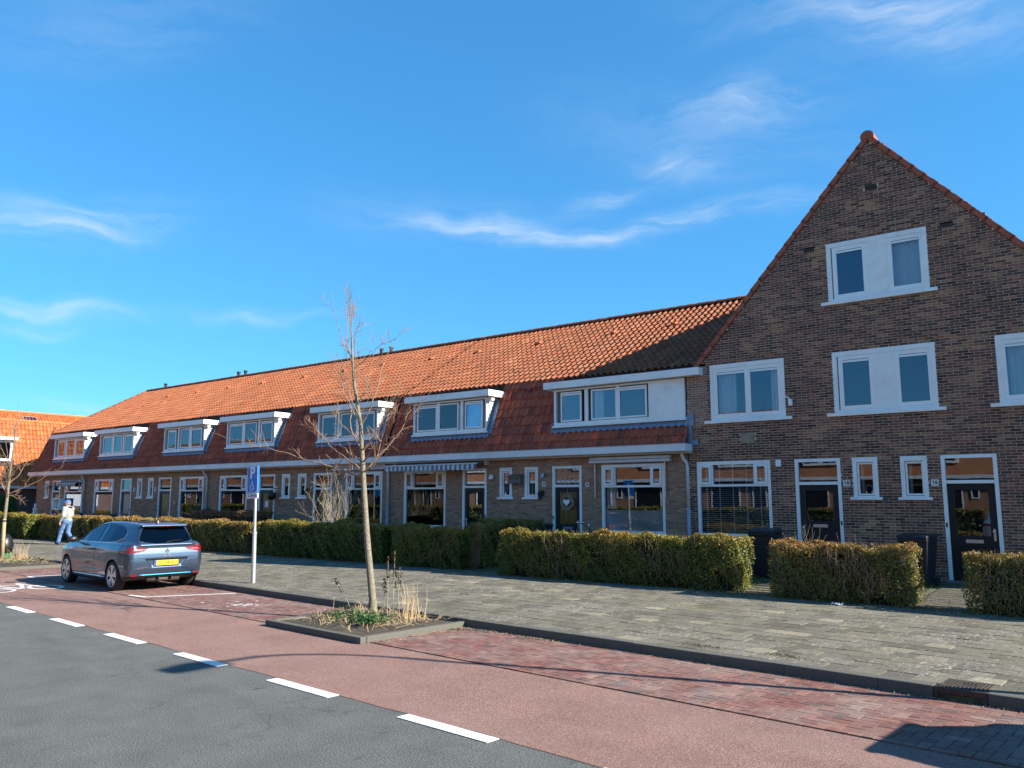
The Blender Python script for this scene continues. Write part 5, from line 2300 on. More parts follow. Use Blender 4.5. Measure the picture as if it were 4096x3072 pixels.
def bare_tree(label, loc, sx, sz, seed, depthspread=.4, kids=7):
    rs = np.random.default_rng(seed)
    t = thing('street_tree', label, 'tree', loc, group='young bare street trees')
    x0 = -9.87
    tp = [((x - x0) * sx, .0, (z - .12) * sz) for x, z in TRUNK]
    mb = MB()
    mb.tube(tp, TRAD, 12, cap=False)
    # knobbly joints where limbs leave
    mb.build('trunk', 'bark', t, local=True, smooth=True)
    mb, mb2 = MB(), MB()
    for i, b in enumerate(BR):
        ang = rs.uniform(-1, 1)
        pts = []
        L = 0
        for k, (x, z) in enumerate(b):
            L = math.hypot(x - b[0][0], z - b[0][1])
            pts.append(((x - x0) * sx, L * depthspread * math.sin(ang * 1.4), (z - .12) * sz))
        i0 = min(range(len(TRUNK)), key=lambda q: abs(TRUNK[q][1] - b[0][1]))
        r0 = max(.008, TRAD[i0] * (.38 if len(b) > 4 else .30))
        kk = kids if b[0][1] < 3.3 else (6 if b[0][1] < 4.2 else 4)
        path_branch(mb, pts, r0, rs, kk, 1, .0028, 6, .45)
    # extra limbs towards and away from the viewer
    for k in range(5):
        i = int(rs.integers(6, 12))
        a = rs.uniform(0, 6.28)
        base = Vector(tp[i])
        ln = (6.2 - base.z) * rs.uniform(.25, .42)
        twiggy(mb2, base, Vector((math.cos(a) * .6, math.sin(a), 1.0 if base.z > 3 else .6)), ln, TRAD[i] * .34, 1, rs, .35)
    mb.build('crown', 'twig_red', t, local=True, smooth=True)
    mb2.build('crown', 'bark', t, local=True, smooth=True)
    return t


bare_tree('young bare tree growing in the kerbed bed by the parking bay', (-9.87, 9.12, .12), 1, 1, 5)
lt = bare_tree('bare young tree tied to a wooden stake near the street end', (-28.15, 10.4, .1), -.42, .86, 9, .5)


def shrub(label, loc, hgt, wid, n, mat, seed, r=.008, depth=2, cat='shrub', name='bare_shrub', up=.3):
    rs = np.random.default_rng(seed)
    t = thing(name, label, cat, loc)
    mb = MB()
    for i in range(n):
        a = rs.uniform(0, 6.28)
        sp = rs.uniform(.0, 1.) * wid
        d = Vector((math.cos(a) * sp, math.sin(a) * sp * .6, hgt)).normalized()
        twiggy(mb, Vector((math.cos(a) * .08, math.sin(a) * .06, 0)), d, hgt * rs.uniform(.6, 1.05), r * rs.uniform(.7, 1.2), depth, rs, up, .55)
    mb.build('stems', mat, t, local=True)
    return t


shrub('pale bare shrub in front of the house with the awning case', (-20.6, 17.2, .2), 2.2, 1.1, 26, 'twig_pale', 3, .012)
shrub('thin bare twigs growing below the pleated blind window', (-9.9, 18.1, .22), 1.15, .6, 10, 'twig_red', 4, .005)
shrub('dry brown stalks behind the short browned hedge', (-5.45, 17.0, .18), 1.0, .8, 22, 'dry_straw', 6, .004, 1)
shrub('thin dry stems in the garden beside the bin', (-4.6, 17.3, .18), .95, 1.2, 22, 'twig_pale', 7, .003, 1)
shrub('leafless climber against the drainpipe of the clear window house', (-30.6, 18.4, .22), 2.1, .25, 10, 'twig_red', 8, .006, 1)
shrub('bare branch stump rising above the hedge behind the parked car', (-29.6, 17.1, .18), 1.55, .35, 5, 'twig_pale', 12, .02, 1)
shrub('wispy grass tuft beside the end house drainpipe', (-40.9, 18.0, .2), 1.5, .5, 10, 'twig_pale', 14, .006, 1)
for i, (x, y, lab) in enumerate(((-51.0, 17.2, 'leafy climber on the wall of the corner house'), (-49.6, 18.4, 'dark climber beside the corner house downpipe'))):
    hedge('climber', lab, x - .8, x + .8, y - .2, y + .2, 2.1, 'leaf_ivy' if i else 'leaf_green', 700, .045, .15, twigs=10, group='climbers on the corner house')

# ------------------------------------------------------------------ planted bed at the kerb
for (s0, s1, nf), lab in zip(PLANTERS, ('kerbed tree bed with ivy and dry stalks jutting into the road', 'kerbed tree bed beyond the parked car with dead weeds')):
    t = thing('tree_bed', lab, 'planter', road_xy((s0 + s1) / 2, (nf + KERB_N) / 2) + (0,), -TH, group='kerbed tree beds')
    L, D = s1 - s0, KERB_N - nf
    for (a, b, c, d) in ((-L / 2, L / 2, -D / 2, -D / 2 + .11), (-L / 2, -L / 2 + .11, -D / 2 + .11, D / 2 - .01), (L / 2 - .11, L / 2, -D / 2 + .11, D / 2 - .01)):
        q = MB()
        q.box(a + .002, b - .002, c + .002, d - .002, 0, .092)
        q.build('edge_stone', 'kerb_stone', t, local=True, bevel=.012)
    q = MB()
    nx_, ny_ = 26, 18
    hgt = lambda i, j: .068 + .05 * math.sin(math.pi * i / nx_) * math.sin(math.pi * j / ny_) + random.uniform(-.008, .008)
    g = [[(-L / 2 + .12 + (L - .24) * i / nx_, -D / 2 + .12 + (D - .13) * j / ny_, hgt(i, j)) for j in range(ny_ + 1)] for i in range(nx_ + 1)]
    for i in range(nx_):
        for j in range(ny_):
            q.quad(g[i][j], g[i + 1][j], g[i + 1][j + 1], g[i][j + 1])
    q.build('soil', 'soil', t, local=True)
    # dead grass, straw lying about
    q = MB()
    for i in range(420):
        x, y = random.gauss(.1, L * .24), random.gauss(.1, D * .24)
        if abs(x) > L / 2 - .1 or abs(y) > D / 2 - .08:
            continue
        a = random.uniform(0, 6.28)
        ln = random.uniform(.08, .38)
        e = (x + ln * math.cos(a), y + ln * .8 * math.sin(a))
        q.tube([(x, y, .12), ((x + e[0]) / 2, (y + e[1]) / 2, .13 + random.uniform(.0, .09)), (e[0], e[1], .12 + random.uniform(0, .03))], [.004, .003, .002], 3, cap=False)
    q.build('dead_grass', 'dry_straw', t, local=True)['kind'] = 'stuff'
    q = MB()
    for i in range(58):   # upright straw tuft and fringe
        x, y = random.gauss(.62, .10), random.gauss(.38, .08)
        hh = random.uniform(.25, .62)
        if i > 34:
            x, y, hh = random.gauss(.0, .4), random.gauss(.2, .2), random.uniform(.15, .35)
        q.tube([(x, y, .10), (x + random.gauss(0, .04), y + random.gauss(0, .03), .1 + hh * .6), (x + random.gauss(0, .09), y + random.gauss(0, .07), .1 + hh)], [.004, .003, .001], 3, cap=False)
    q.build('straw_tuft', 'dry_straw', t, local=True)['kind'] = 'stuff'
    if s0 > -20:
        q = MB()
        q2 = MB()
        for (x, y, hh, ln) in ((.30, .30, 1.05, .0), (.12, .34, .95, -.03), (.22, .36, .72, .02), (.36, .34, .80, .02), (-.42, .10, .55, -.55), (.16, .25, .62, -.04)):
            pts = [(x, y, .1), (x + ln * .4, y + .01, .1 + hh * .5), (x + ln, y + .02, .1 + hh)]
            q.tube(pts, [.006, .005, .003], 5, cap=False)
            for k in range(46):
                f = random.uniform(.62, 1.0)
                px = x + ln * f + random.gauss(0, .016)
                py = y + .02 + random.gauss(0, .016)
                pz = .1 + hh * f
                s = random.uniform(.010, .02)
                q2.add([(px - s, py, pz), (px, py - s, pz + s * .5), (px + s, py, pz + s), (px, py + s, pz - s * .2)], [(0, 1, 2, 3)])
        q.build('dry_stalk', 'twig_pale', t, local=True)['kind'] = 'stuff'
        q2.build('seed_heads', 'dry_seed', t, local=True)['kind'] = 'stuff'
    # ivy / ground ivy leaves
    n = 900 if s0 > -20 else 160
    q = MB()
    for i in range(n):
        if s0 > -20:
            cx_, cy_, sx_, sy_ = random.choice(((-.05, -.10, .22, .22), (.28, -.05, .20, .2), (.45, -.25, .12, .10), (-.35, .0, .22, .10)))
        else:
            cx_, cy_, sx_, sy_ = (1.2, .2, .6, .3)
        x, y = random.gauss(cx_, sx_), random.gauss(cy_, sy_)
        if abs(x) > L / 2 - .05 or abs(y) > D / 2 - .05:
            continue
        z = .13 + abs(random.gauss(0, .05))
        s = random.uniform(.016, .034)
        nrm = Vector((random.gauss(0, .5), random.gauss(0, .5) - .2, 1)).normalized()
        a = nrm.orthogonal().normalized()
        a.rotate(Matrix.Rotation(random.uniform(0, 6.28), 3, nrm))
        b = nrm.cross(a)
        c = Vector((x, y, z))
        pts = [c - a * s, c - a * .2 * s - b * s * .8, c + a * s, c - a * .2 * s + b * s * .8]
        q.add([tuple(p) for p in pts], [(0, 1, 2, 3)], random.random())
    stuff(q.build('ivy', 'leaf_ivy', t, local=True, rnd=True))
    # bright green low weeds at the left end
    q = MB()
    for i in range(420):
        x, y = random.uniform(-L / 2 + .15, -L / 2 + 1.0), random.gauss(-.05, .22)
        if abs(y) > D / 2 - .1:
            continue
        hh = random.uniform(.02, .07)
        a = random.uniform(0, 6.28)
        q.add([(x - .006, y, .11), (x + .006, y, .11), (x + .03 * math.cos(a), y + .03 * math.sin(a), .11 + hh)], [(0, 1, 2)], random.random())
    stuff(q.build('weeds', 'grass_leaf', t, local=True, rnd=True))

# weeds and litter along joints, kerb and hedge foot
q = MB()
qs = MB()
for i in range(3600):
    w = random.random()
    if w < .42:
        x = random.uniform(-26, -.5)
        y = hedge_y(x) - abs(random.gauss(0, .12)) + .05
        z = .13
    elif w < .62:
        s = random.uniform(-16, -.8)
        x, y = road_xy(s, KERB_N - abs(random.gauss(0, .025)) - .005)
        z = .012
    elif w < .8:
        s, k = random.uniform(-14, -1), random.randint(0, 12)
        x, y = road_xy(s, KERB_N + .146 + k * .3035)
        z = .127
    else:
        cx_, cy_ = random.choice((road_xy(-9.0, 8.6), road_xy(-8.6, 8.75), road_xy(-5.2, 9.3), road_xy(-7.5, 8.8), road_xy(-4.2, 9.35)))
        x, y = random.gauss(cx_, .16), random.gauss(cy_, .06)
        z = .012 if to_road(x, y)[1] < KERB_N else .13
    a = random.uniform(0, 6.28)
    hh = random.uniform(.006, .03) * (1.3 if w < .42 else .8)
    r_ = random.uniform(.004, .008)
    tri = [(x - r_, y, z), (x + r_, y, z + .002), (x + .03 * math.cos(a), y + .03 * math.sin(a), z + hh)]
    (q if random.random() < .55 else qs).add(tri, [(0, 1, 2)], random.random())
o = stuff(q.build('weeds', 'grass_leaf', rnd=True))
tag(o, 'small weeds and moss in the paving joints and at the hedge foot', 'weeds')
for i in range(900):
    s = random.choice((random.gauss(-8.55, .35), random.gauss(-7.6, .35), random.uniform(-9.0, -1.2)))
    n_ = KERB_N - .02 - abs(random.gauss(0, .06 if s < -7 else .03))
    if s < -7.9 and random.random() < .55:
        s, n_ = -9.0 + abs(random.gauss(0, .10)), random.uniform(7.1, KERB_N)
    x, y = road_xy(s, n_)
    r_ = random.uniform(.006, .018)
    a = random.uniform(0, 6.28)
    ca, sa = math.cos(a) * r_, math.sin(a) * r_
    z = .017 + random.uniform(0, .008)
    qs.add([(x - ca, y - sa, z), (x - sa * .6, y + ca * .6, z + random.uniform(0, .008)), (x + ca, y + sa, z), (x + sa * .6, y - ca * .6, z + random.uniform(0, .008))], [(0, 1, 2, 3)], random.random())
o = stuff(qs.build('leaf_litter', 'dry_straw'))
tag(o, 'dry leaf and straw litter along kerb and hedge foot', 'litter')
# garden grass near the right hand gate
q = MB()
for i in range(7000):
    x = random.uniform(-12.4, -1.5)
    y = random.uniform(15.3, 18.7) if x > -6.6 else random.uniform(16.3, 18.7)
    if -3.35 < x < -2.1 or -6.4 < x < -5.7:
        if random.random() < .96:
            continue
    z = garden_z(y, x)
    a = random.uniform(0, 6.28)
    hh = random.uniform(.03, .11)
    q.add([(x - .006, y, z), (x + .006, y, z), (x + .03 * math.cos(a), y + .03 * math.sin(a), z + hh)], [(0, 1, 2)], random.random() * .8)
o = stuff(q.build('garden_grass', 'grass_leaf', rnd=True))
tag(o, 'rough grass in the front gardens behind the hedges', 'grass')

# ------------------------------------------------------------------ parking sign
t = thing('parking_sign', 'blue disabled parking sign with licence plate strip on a grey pole', 'sign', (-15.44, 10.74, .12))
t.rotation_euler = (0, R(-1.7), 0)
q = MB()
q.lathe([(.0, 0), (.047, 0), (.045, 1.08), (.032, 1.10), (.032, 2.42), (0, 2.42)], seg=16)
q.build('pole', 'galvanised', t, local=True, smooth=False)
q = MB()
q.lathe([(.0, 1.06), (.051, 1.06), (.051, 1.11), (.0, 1.11)], seg=16)
q.build('collar', 'galvanised', t, local=True)
q = MB()
X0, X1, YS = -.225, .185, -.078
q.box(X0, X1, YS, YS + .038, 1.955, 2.545)
b = q.build('sign_box', 'sign_blue', t, local=True, bevel=.012)
q = MB()
q.frame(X0 + .013, X1 - .013, 1.97, 2.532, .010, YS - .003, YS - .0005)
q.build('border', 'sign_white', b, local=True)
xm = (X0 + X1) / 2
text_mesh('P', .36, 'sign_white', 'letter', b, facing((xm, YS - .0025, 2.385), (0, -1, 0)), .0008, .008)
q = MB()   # wheelchair symbol


def strip(pts, r_, yy):
    q.tube([(xm + a, yy, 2.09 + c) for a, c in pts], r_, 6)


q.lathe([(0, -.004), (.019, -.004), (.019, .0), (0, .0)], (xm - .008, YS, 2.09 + .112), 'y', 12)
strip([(-.008, .085), (-.004, .02), (.038, .02), (.055, -.05), (.078, -.042)], .009, YS - .001)
strip([(-.006, .055), (.036, .055)], .008, YS - .0012)
strip([(-.022 + .052 * math.cos(a), -.015 + .058 * math.sin(a)) for a in np.linspace(1.9, 6.0, 16)], .008, YS - .0008)
q.build('wheelchair_symbol', 'sign_white', b, local=True)
q = MB()
q.box(X0, X1 - .01, YS + .004, YS + .03, 1.835, 1.948)
b2 = q.build('plate_strip', 'sign_white', t, local=True, bevel=.006)
text_mesh('K-204-KF', .092, 'ink', 'lettering', b2, facing((xm - .005, YS + .0025, 1.892), (0, -1, 0)), .0008, .001, .88)

# a second sign of the same kind at the far bed, its edge just in view
t = thing('parking_sign', 'blue parking sign on a pole beside the staked tree', 'sign', (-29.75, 10.7, .12))
q = MB()
q.lathe([(.0, 0), (.047, 0), (.047, 1.1), (.036, 1.12), (.036, 2.6), (0, 2.6)], seg=12)
q.build('pole', 'galvanised', t, local=True)
q = MB()
q.box(-.10, .28, -.105, -.045, 1.95, 2.55)
q.build('sign_box', 'sign_blue', t, local=True, bevel=.012)
q = MB()
q.frame(-.09, .27, 1.96, 2.54, .012, -.108, -.1055)
q.build('border', 'sign_white', t, local=True)

# stake with tie, green watering bag and old tyre-like guard at the far tree
t = thing('tree_stake', 'round wooden stake with black tie holding the young tree by the street end', 'stake', (-27.45, 10.2, .1))
q = MB()
q.tube([(0, 0, 0), (-.08, .0, 1.22)], [.055, .05], 10)
q.build('post', 'wood_stake', t, local=True, smooth=True)
q = MB()
q.tube([(-.076, 0, 1.14), (-.078, 0, 1.19)], .058, 10)
q.build('tie', 'rubber', t, local=True)
t = thing('watering_bag', 'dark watering bag with green base around the foot of the staked tree', 'bag', (-27.95, 10.4, .1))
q = MB()
q.lathe([(0, .18), (.24, .18), (.27, .4), (.22, .62), (.12, .74), (0, .76)], seg=14)
q.build('bag', 'black_plastic', t, local=True, smooth=True)
q = MB()
q.lathe([(0, 0), (.27, 0), (.27, .18), (0, .18)], seg=14)
q.build('base', 'green_plastic', t, local=True)

# ------------------------------------------------------------------ lamp post just outside the frame: its shadow crosses the road
t = thing('lamp_post', 'tall grey lamp post with curved arm whose shadow crosses the cycle lane', 'lamp post', (1.25, 9.95, .12))
q = MB()
pts = [(0, 0, 0), (0, 0, 1.2), (0, 0, 4.9)] + [(0, -.75 + .75 * math.cos(a), 4.9 + .85 * math.sin(a)) for a in np.linspace(.15, 1.45, 9)] + [(0, -1.1, 5.78)]
q.tube(pts, [.075, .06, .045] + [.038] * 9 + [.035], 12)
q.build('post', 'galvanised', t, local=True, smooth=True)
q = MB()
q.prism([(-1.05, 5.70), (-1.05, 5.84), (-1.35, 5.88), (-1.75, 5.82), (-1.75, 5.72)], -.13, .13, 'x')
q.build('lamp_head', 'galvanised', t, local=True, bevel=.02)

# ------------------------------------------------------------------ storm drain in the kerb
t = thing('storm_drain', 'rusty ribbed iron kerb inlet with dark slot set in the kerb', 'drain', road_xy(-2.24, KERB_N + .2) + (0,), -TH)
q = MB()
q.box(-.235, .235, -.20, .30, .07, .128)
q.box(-.235, -.19, -.205, -.19, -.01, .07)
q.box(.19, .235, -.205, -.19, -.01, .07)
q.box(-.19, .19, -.13, -.12, -.01, .07)
q.build('frame', 'dark_iron', t, local=True, bevel=.006)
q = MB()
for k in range(13):
    x = -.20 + k * .033
    for (a, b) in ((-.15, .26),) if not 4 < k < 9 else ((-.15, .0), (.12, .26)):
        q.box(x, x + .016, a, b, .128, .135)
q.build('ribs', 'dark_iron', t, local=True)

# crumpled paper by the hedge
q = MB()
rs = np.random.default_rng(3)
n = 7
g = [[(-.09 + .18 * i / n + rs.normal(0, .008), -.05 + .1 * j / n + rs.normal(0, .008), .135 + abs(rs.normal(.015, .018))) for j in range(n + 1)] for i in range(n + 1)]
for i in range(n):
    for j in range(n):
        q.quad(g[i][j], g[i + 1][j], g[i + 1][j + 1], g[i][j + 1])
o = q.build('paper_litter', 'paper')
o.location = (-4.3, 14.78, 0)
tag(o, 'crumpled white paper lying at the foot of the short browned hedge', 'litter')

# ------------------------------------------------------------------ wheelie bins
def bin_(label, x, y, z, rot=0., s=1.):
    t = thing('wheelie_bin', label, 'bin', (x, y, z), rot, group='black wheelie bins')
    q = MB()
    v = []
    for (w, d0, d1, zz) in ((.21, -.24, .24, .06), (.285, -.31, .30, .92), (.29, -.33, .33, .93), (.29, -.33, .33, 1.0)):
        v += [(-w, d0, zz), (w, d0, zz), (w, d1, zz), (-w, d1, zz)]
    f = [(0, 3, 2, 1)] + [(4 * k + i, 4 * k + (i + 1) % 4, 4 * k + 4 + (i + 1) % 4, 4 * k + 4 + i) for k in range(3) for i in range(4)] + [(12, 13, 14, 15)]
    q.add([tuple(c * s for c in p) for p in v], f)
    q.build('body', 'bin_plastic', t, local=True, bevel=.015)
    q = MB()
    v = [(-.305, -.37, 1.0), (.305, -.37, 1.0), (.305, .34, 1.0), (-.305, .34, 1.0), (-.30, -.35, 1.045), (.30, -.35, 1.045), (.27, .30, 1.085), (-.27, .30, 1.085)]
    q.add([tuple(c * s for c in p) for p in v], [(0, 3, 2, 1), (4, 5, 6, 7), (0, 1, 5, 4), (1, 2, 6, 5), (2, 3, 7, 6), (3, 0, 4, 7)])
    q.build('lid', 'bin_plastic', t, local=True, bevel=.012)
    q = MB()
    q.tube([(-.2 * s, .40 * s, .98 * s), (.2 * s, .40 * s, .98 * s)], .016, 8)
    q.build('handle', 'bin_plastic', t, local=True)
    for sx in (-1, 1):
        q = MB()
        q.lathe([(0, -.025), (.10 * s, -.025), (.10 * s, .025), (0, .025)], (sx * .24 * s, .26 * s, .10 * s), 'x', 14)
        q.build('wheel', 'rubber', t, local=True)
    return t


bin_('black wheelie bin beside the window with white slatted blinds', -6.72, 18.0, .22, R(4))
bin_('black wheelie bin beside the black door numbered 16', -3.62, 18.1, .22, R(-8), .97)
bin_('black wheelie bin lid showing behind the hedge beside the wreath door', -13.2, 18.2, .22, R(80))
bin_('black bin below the low blinds beside the grey glazed door', -39.3, 17.6, .2, R(10))
bin_('dark bin in front of the grey glazed door', -37.5, 17.5, .2, R(90))
bin_('dark bin under the narrow windows beyond the grey door', -35.9, 17.5, .2, R(60))

# ------------------------------------------------------------------ bicycle behind the long hedge
t = thing('bicycle', 'bicycle parked behind the hedge below the wreath door, handlebar showing', 'bicycle', (-12.0, 17.55, .2), R(12))
for x, nm in ((0, 'wheel'), (1.08, 'wheel')):
    q = MB()
    q.tube([(x + .34 * math.cos(a), 0, .35 + .34 * math.sin(a)) for a in np.linspace(0, 2 * math.pi, 25)], .017, 6, cap=False)
    w_ = q.build(nm, 'rubber', t, local=True)
    q = MB()
    for k in range(12):
        a = k * math.pi / 6
        q.tube([(x, 0, .35), (x + .33 * math.cos(a), 0, .35 + .33 * math.sin(a))], .0015, 3, cap=False)
    q.build('spokes', 'steel_dull', w_, local=True)
q = MB()
for a, b in (((0, .35), (.42, .30)), ((.42, .30), (.25, .90)), ((0, .35), (.29, .80)), ((.42, .30), (.86, .86)), ((.29, .78), (.84, .92)), ((.82, 1.02), (1.08, .35))):
    q.tube([(a[0], 0, a[1]), (b[0], 0, b[1])], .016, 6)
q.build('frame', 'black_plastic', t, local=True)
q = MB()
q.tube([(.82, 0, 1.0), (.80, 0, 1.13)], .013, 6)
q.tube([(.55, -.29, 1.13), (.70, -.27, 1.16), (.80, -.13, 1.17), (.80, .13, 1.17), (.70, .27, 1.16), (.55, .29, 1.13)], .012, 6)
q.build('handlebar', 'chrome', t, local=True, smooth=True)
for sy in (-1, 1):
    q = MB()
    q.tube([(.48, sy * .295, 1.12), (.60, sy * .285, 1.14)], .018, 6)
    q.build('grip', 'rubber', t, local=True)
q = MB()
q.prism([(.12, .90), (.12, .96), (.38, .95), (.38, .92)], -.07, .07, 'y')
q.build('saddle', 'rubber', t, local=True, bevel=.015)

# garden statue at the end house
t = thing('garden_statue', 'small white garden statue in front of the end house', 'statue', (-44.6, 17.9, .2))
q = MB()
q.lathe([(0, 0), (.16, 0), (.16, .1), (.1, .12), (.1, .75), (.15, .78), (.15, .84), (0, .84)], seg=12)
q.build('pedestal', 'rail_concrete', t, local=True)
q = MB()
q.lathe([(0, .84), (.10, .84), (.13, .98), (.09, 1.12), (.12, 1.22), (.05, 1.32), (.075, 1.40), (.05, 1.48), (0, 1.50)], seg=12)
q.build('figure', 'enamel_white', t, local=True, smooth=True)

# ------------------------------------------------------------------ hatchback car (x forward, y left, origin under the rear axle)
WB, WR = 2.583, .312
LOW = smooth_poly([(-.60, .30), (-.645, .42), (-.665, .58), (-.655, .74), (-.625, .90), (-.58, 1.00), (-.2, 1.015), (.6, 1.00), (1.6, .985), (2.30, .985), (2.75, .915), (3.10, .815), (3.27, .72), (3.36, .58), (3.375, .42), (3.30, .24), (3.0, .185), (1.3, .17), (-.2, .20), (-.45, .23)], 1)
GH = smooth_poly([(-.66, .93), (-.57, 1.05), (-.475, 1.215), (-.39, 1.355), (-.35, 1.378), (.0, 1.415), (.5, 1.44), (.95, 1.438), (1.35, 1.405), (1.62, 1.335), (2.05, 1.13), (2.42, .95), (2.2, .86), (-.4, .86)], 1)


def car_f(x, y, z):
    ay = np.abs(y)
    hw = np.interp(x, [-.70, -.66, -.60, -.5, -.25, .2, 1.0, 2.2, 2.7, 3.0, 3.2, 3.32, 3.40], [.70, .755, .80, .838, .875, .892, .897, .893, .878, .84, .76, .64, .50])
    sz = np.interp(z, [.15, .28, .40, .58, .76, .86, .95, 1.03], [.925, .965, .985, 1.0, .992, .975, .945, .90])
    haunch = .012 * np.exp(-((x + .05) / .45) ** 2 - ((z - .82) / .12) ** 2) + .012 * np.exp(-((x - 2.58) / .45) ** 2 - ((z - .78) / .13) ** 2)
    door = -.020 * np.exp(-((x - 1.25) / .75) ** 2 - ((z - .47) / .10) ** 2)
    low = smax(sd_poly(x, z, LOW), ay - (hw * sz + haunch + door), .075)
    gw = (.835 - (z - .93) * .54) * np.interp(x, [-.7, -.5, -.3, .0, .5, 1.1, 1.7, 2.4], [.75, .79, .85, .92, .98, 1.0, .985, .90])
    gh = smax(sd_poly(x, z, GH), ay - gw, .085)
    # roof spoiler lip over the rear window
    sp = np.maximum(np.maximum(np.abs(x + .41) - .07, ay - .53 + np.abs(x + .41) * .5), np.abs(z - (1.366 + (x + .41) * .13)) - .014)
    f = smin(low, gh, .05)
    f = smin(f, sp, .03)
    # recess for the number plate and shelf in the tailgate
    rec = np.maximum(np.maximum(np.abs(z - .585) - .075, ay - .46 + (.66 - z) * .9), -x - .71)
    f = smax(f, -np.maximum(rec, x + .632), .02)
    for xc in (0., WB):
        arch = np.maximum(np.hypot(x - xc, z - WR) - .352, .55 - ay)
        f = np.maximum(f, -arch)
    return f


CP, CF = surface_nets(car_f, (-.74, -.024, .12), (3.46, .952, 1.50), .016)
# one half is meshed, the other mirrored from it
_k = CP[CF][:, :, 1].min(1) > -.0079
CF = CF[_k]
CP[:, 1] = np.where(np.abs(CP[:, 1]) < .0085, 0., CP[:, 1])
_n = len(CP)
CF = np.concatenate([CF, CF[:, ::-1] + _n])
CP = np.concatenate([CP, CP * np.array([1, -1, 1])])
cc = CP[CF].mean(1)
e1 = CP[CF[:, 2]] - CP[CF[:, 0]]
e2 = CP[CF[:, 3]] - CP[CF[:, 1]]
cn = np.cross(e1, e2)
cn /= np.maximum(np.linalg.norm(cn, axis=1), 1e-9)[:, None]
gx = car_f(cc[:, 0] + cn[:, 0] * .01, cc[:, 1] + cn[:, 1] * .01, cc[:, 2] + cn[:, 2] * .01)
if (gx < 0).mean() > .5:
    CF = CF[:, ::-1]
    cn = -cn
X_, Y_, Z_ = cc.T
AY = np.abs(Y_)
part = np.zeros(len(CF), int)
FWIN = [(2.14, .995), (1.93, 1.10), (1.60, 1.275), (1.36, 1.345), (1.12, 1.372), (.99, 1.376), (.96, .995)]
RWIN = [(.90, .995), (.93, 1.376), (.55, 1.368), (.25, 1.335), (.02, 1.275), (-.07, 1.21), (-.05, 1.11), (.14, 1.025)]
side = (np.abs(cn[:, 1]) > .42) & (Z_ > .96)
part[side & in_poly(X_, Z_, FWIN)] = 1
part[side & in_poly(X_, Z_, RWIN)] = 2
REARW = [(-.57, 1.06), (-.48, 1.02), (-.25, .99), (.25, .99), (.48, 1.02), (.57, 1.06), (.51, 1.20), (.45, 1.318), (-.45, 1.318), (-.51, 1.20)]
part[(cn[:, 0] < -.25) & (X_ < 0) & (part == 0) & in_poly(Y_, Z_, REARW)] = 3
part[(cn[:, 0] > .25) & (X_ > 1.3) & (Z_ > 1.0) & in_poly(Y_, Z_, [(-.70, .99), (.70, .99), (.60, 1.20), (.50, 1.345), (-.50, 1.345), (-.60, 1.20)])] = 4
TLR = [(.38, .872), (.48, .905), (.62, .928), (.90, .935), (.90, .815), (.70, .80), (.52, .835)]
tl = (X_ < -.2) & (Z_ > .7) & (Z_ < .97)
wrap = np.clip((-.15 - X_) / .45, 0, 1)
part[tl & (part == 0) & in_poly(AY, Z_, TLR) & (X_ < -.33) & (Z_ > .80 - .02)] = 5
part[(part == 5) & in_poly(AY, Z_, [(.50, .852), (.62, .845), (.72, .842), (.72, .862), (.60, .868)])] = 6
for xc in (0., WB):
    inside = (np.abs(np.hypot(X_ - xc, Z_ - WR) - .352) < .02) & (AY > .50) & (np.abs(cn[:, 1]) < .6)
    part[inside | ((np.hypot(X_ - xc, Z_ - WR) < .35) & (AY < .62) & (AY > .48))] = 7
part[(part == 0) & (Z_ < .325) & (X_ < -.25)] = 8
part[(part == 0) & (Z_ < .215)] = 8
CAR_PARTS = [(0, 'body', None), (1, 'front_side_window', 'glass_car'), (2, 'rear_side_window', 'glass_car'), (3, 'rear_window', 'glass_car'), (4, 'windscreen', 'glass_car'), (5, 'tail_light', 'tail_red'), (6, 'tail_light_lens', 'tail_clear'), (7, 'wheel_housing', 'rubber'), (8, 'underbody', 'black_plastic')]


def surf_x(y, z, back=True):
    """x of the rear skin at (y, z)"""
    xs_ = np.linspace(-.75, .3, 500)
    v = car_f(xs_, np.full(500, y), np.full(500, z))
    i = np.argmax(v < 0)
    return float(xs_[i])


def surf_y(x, z):
    ys_ = np.linspace(1.0, .2, 500)
    v = car_f(np.full(500, x), ys_, np.full(500, z))
    i = np.argmax(v < 0)
    return float(ys_[i])


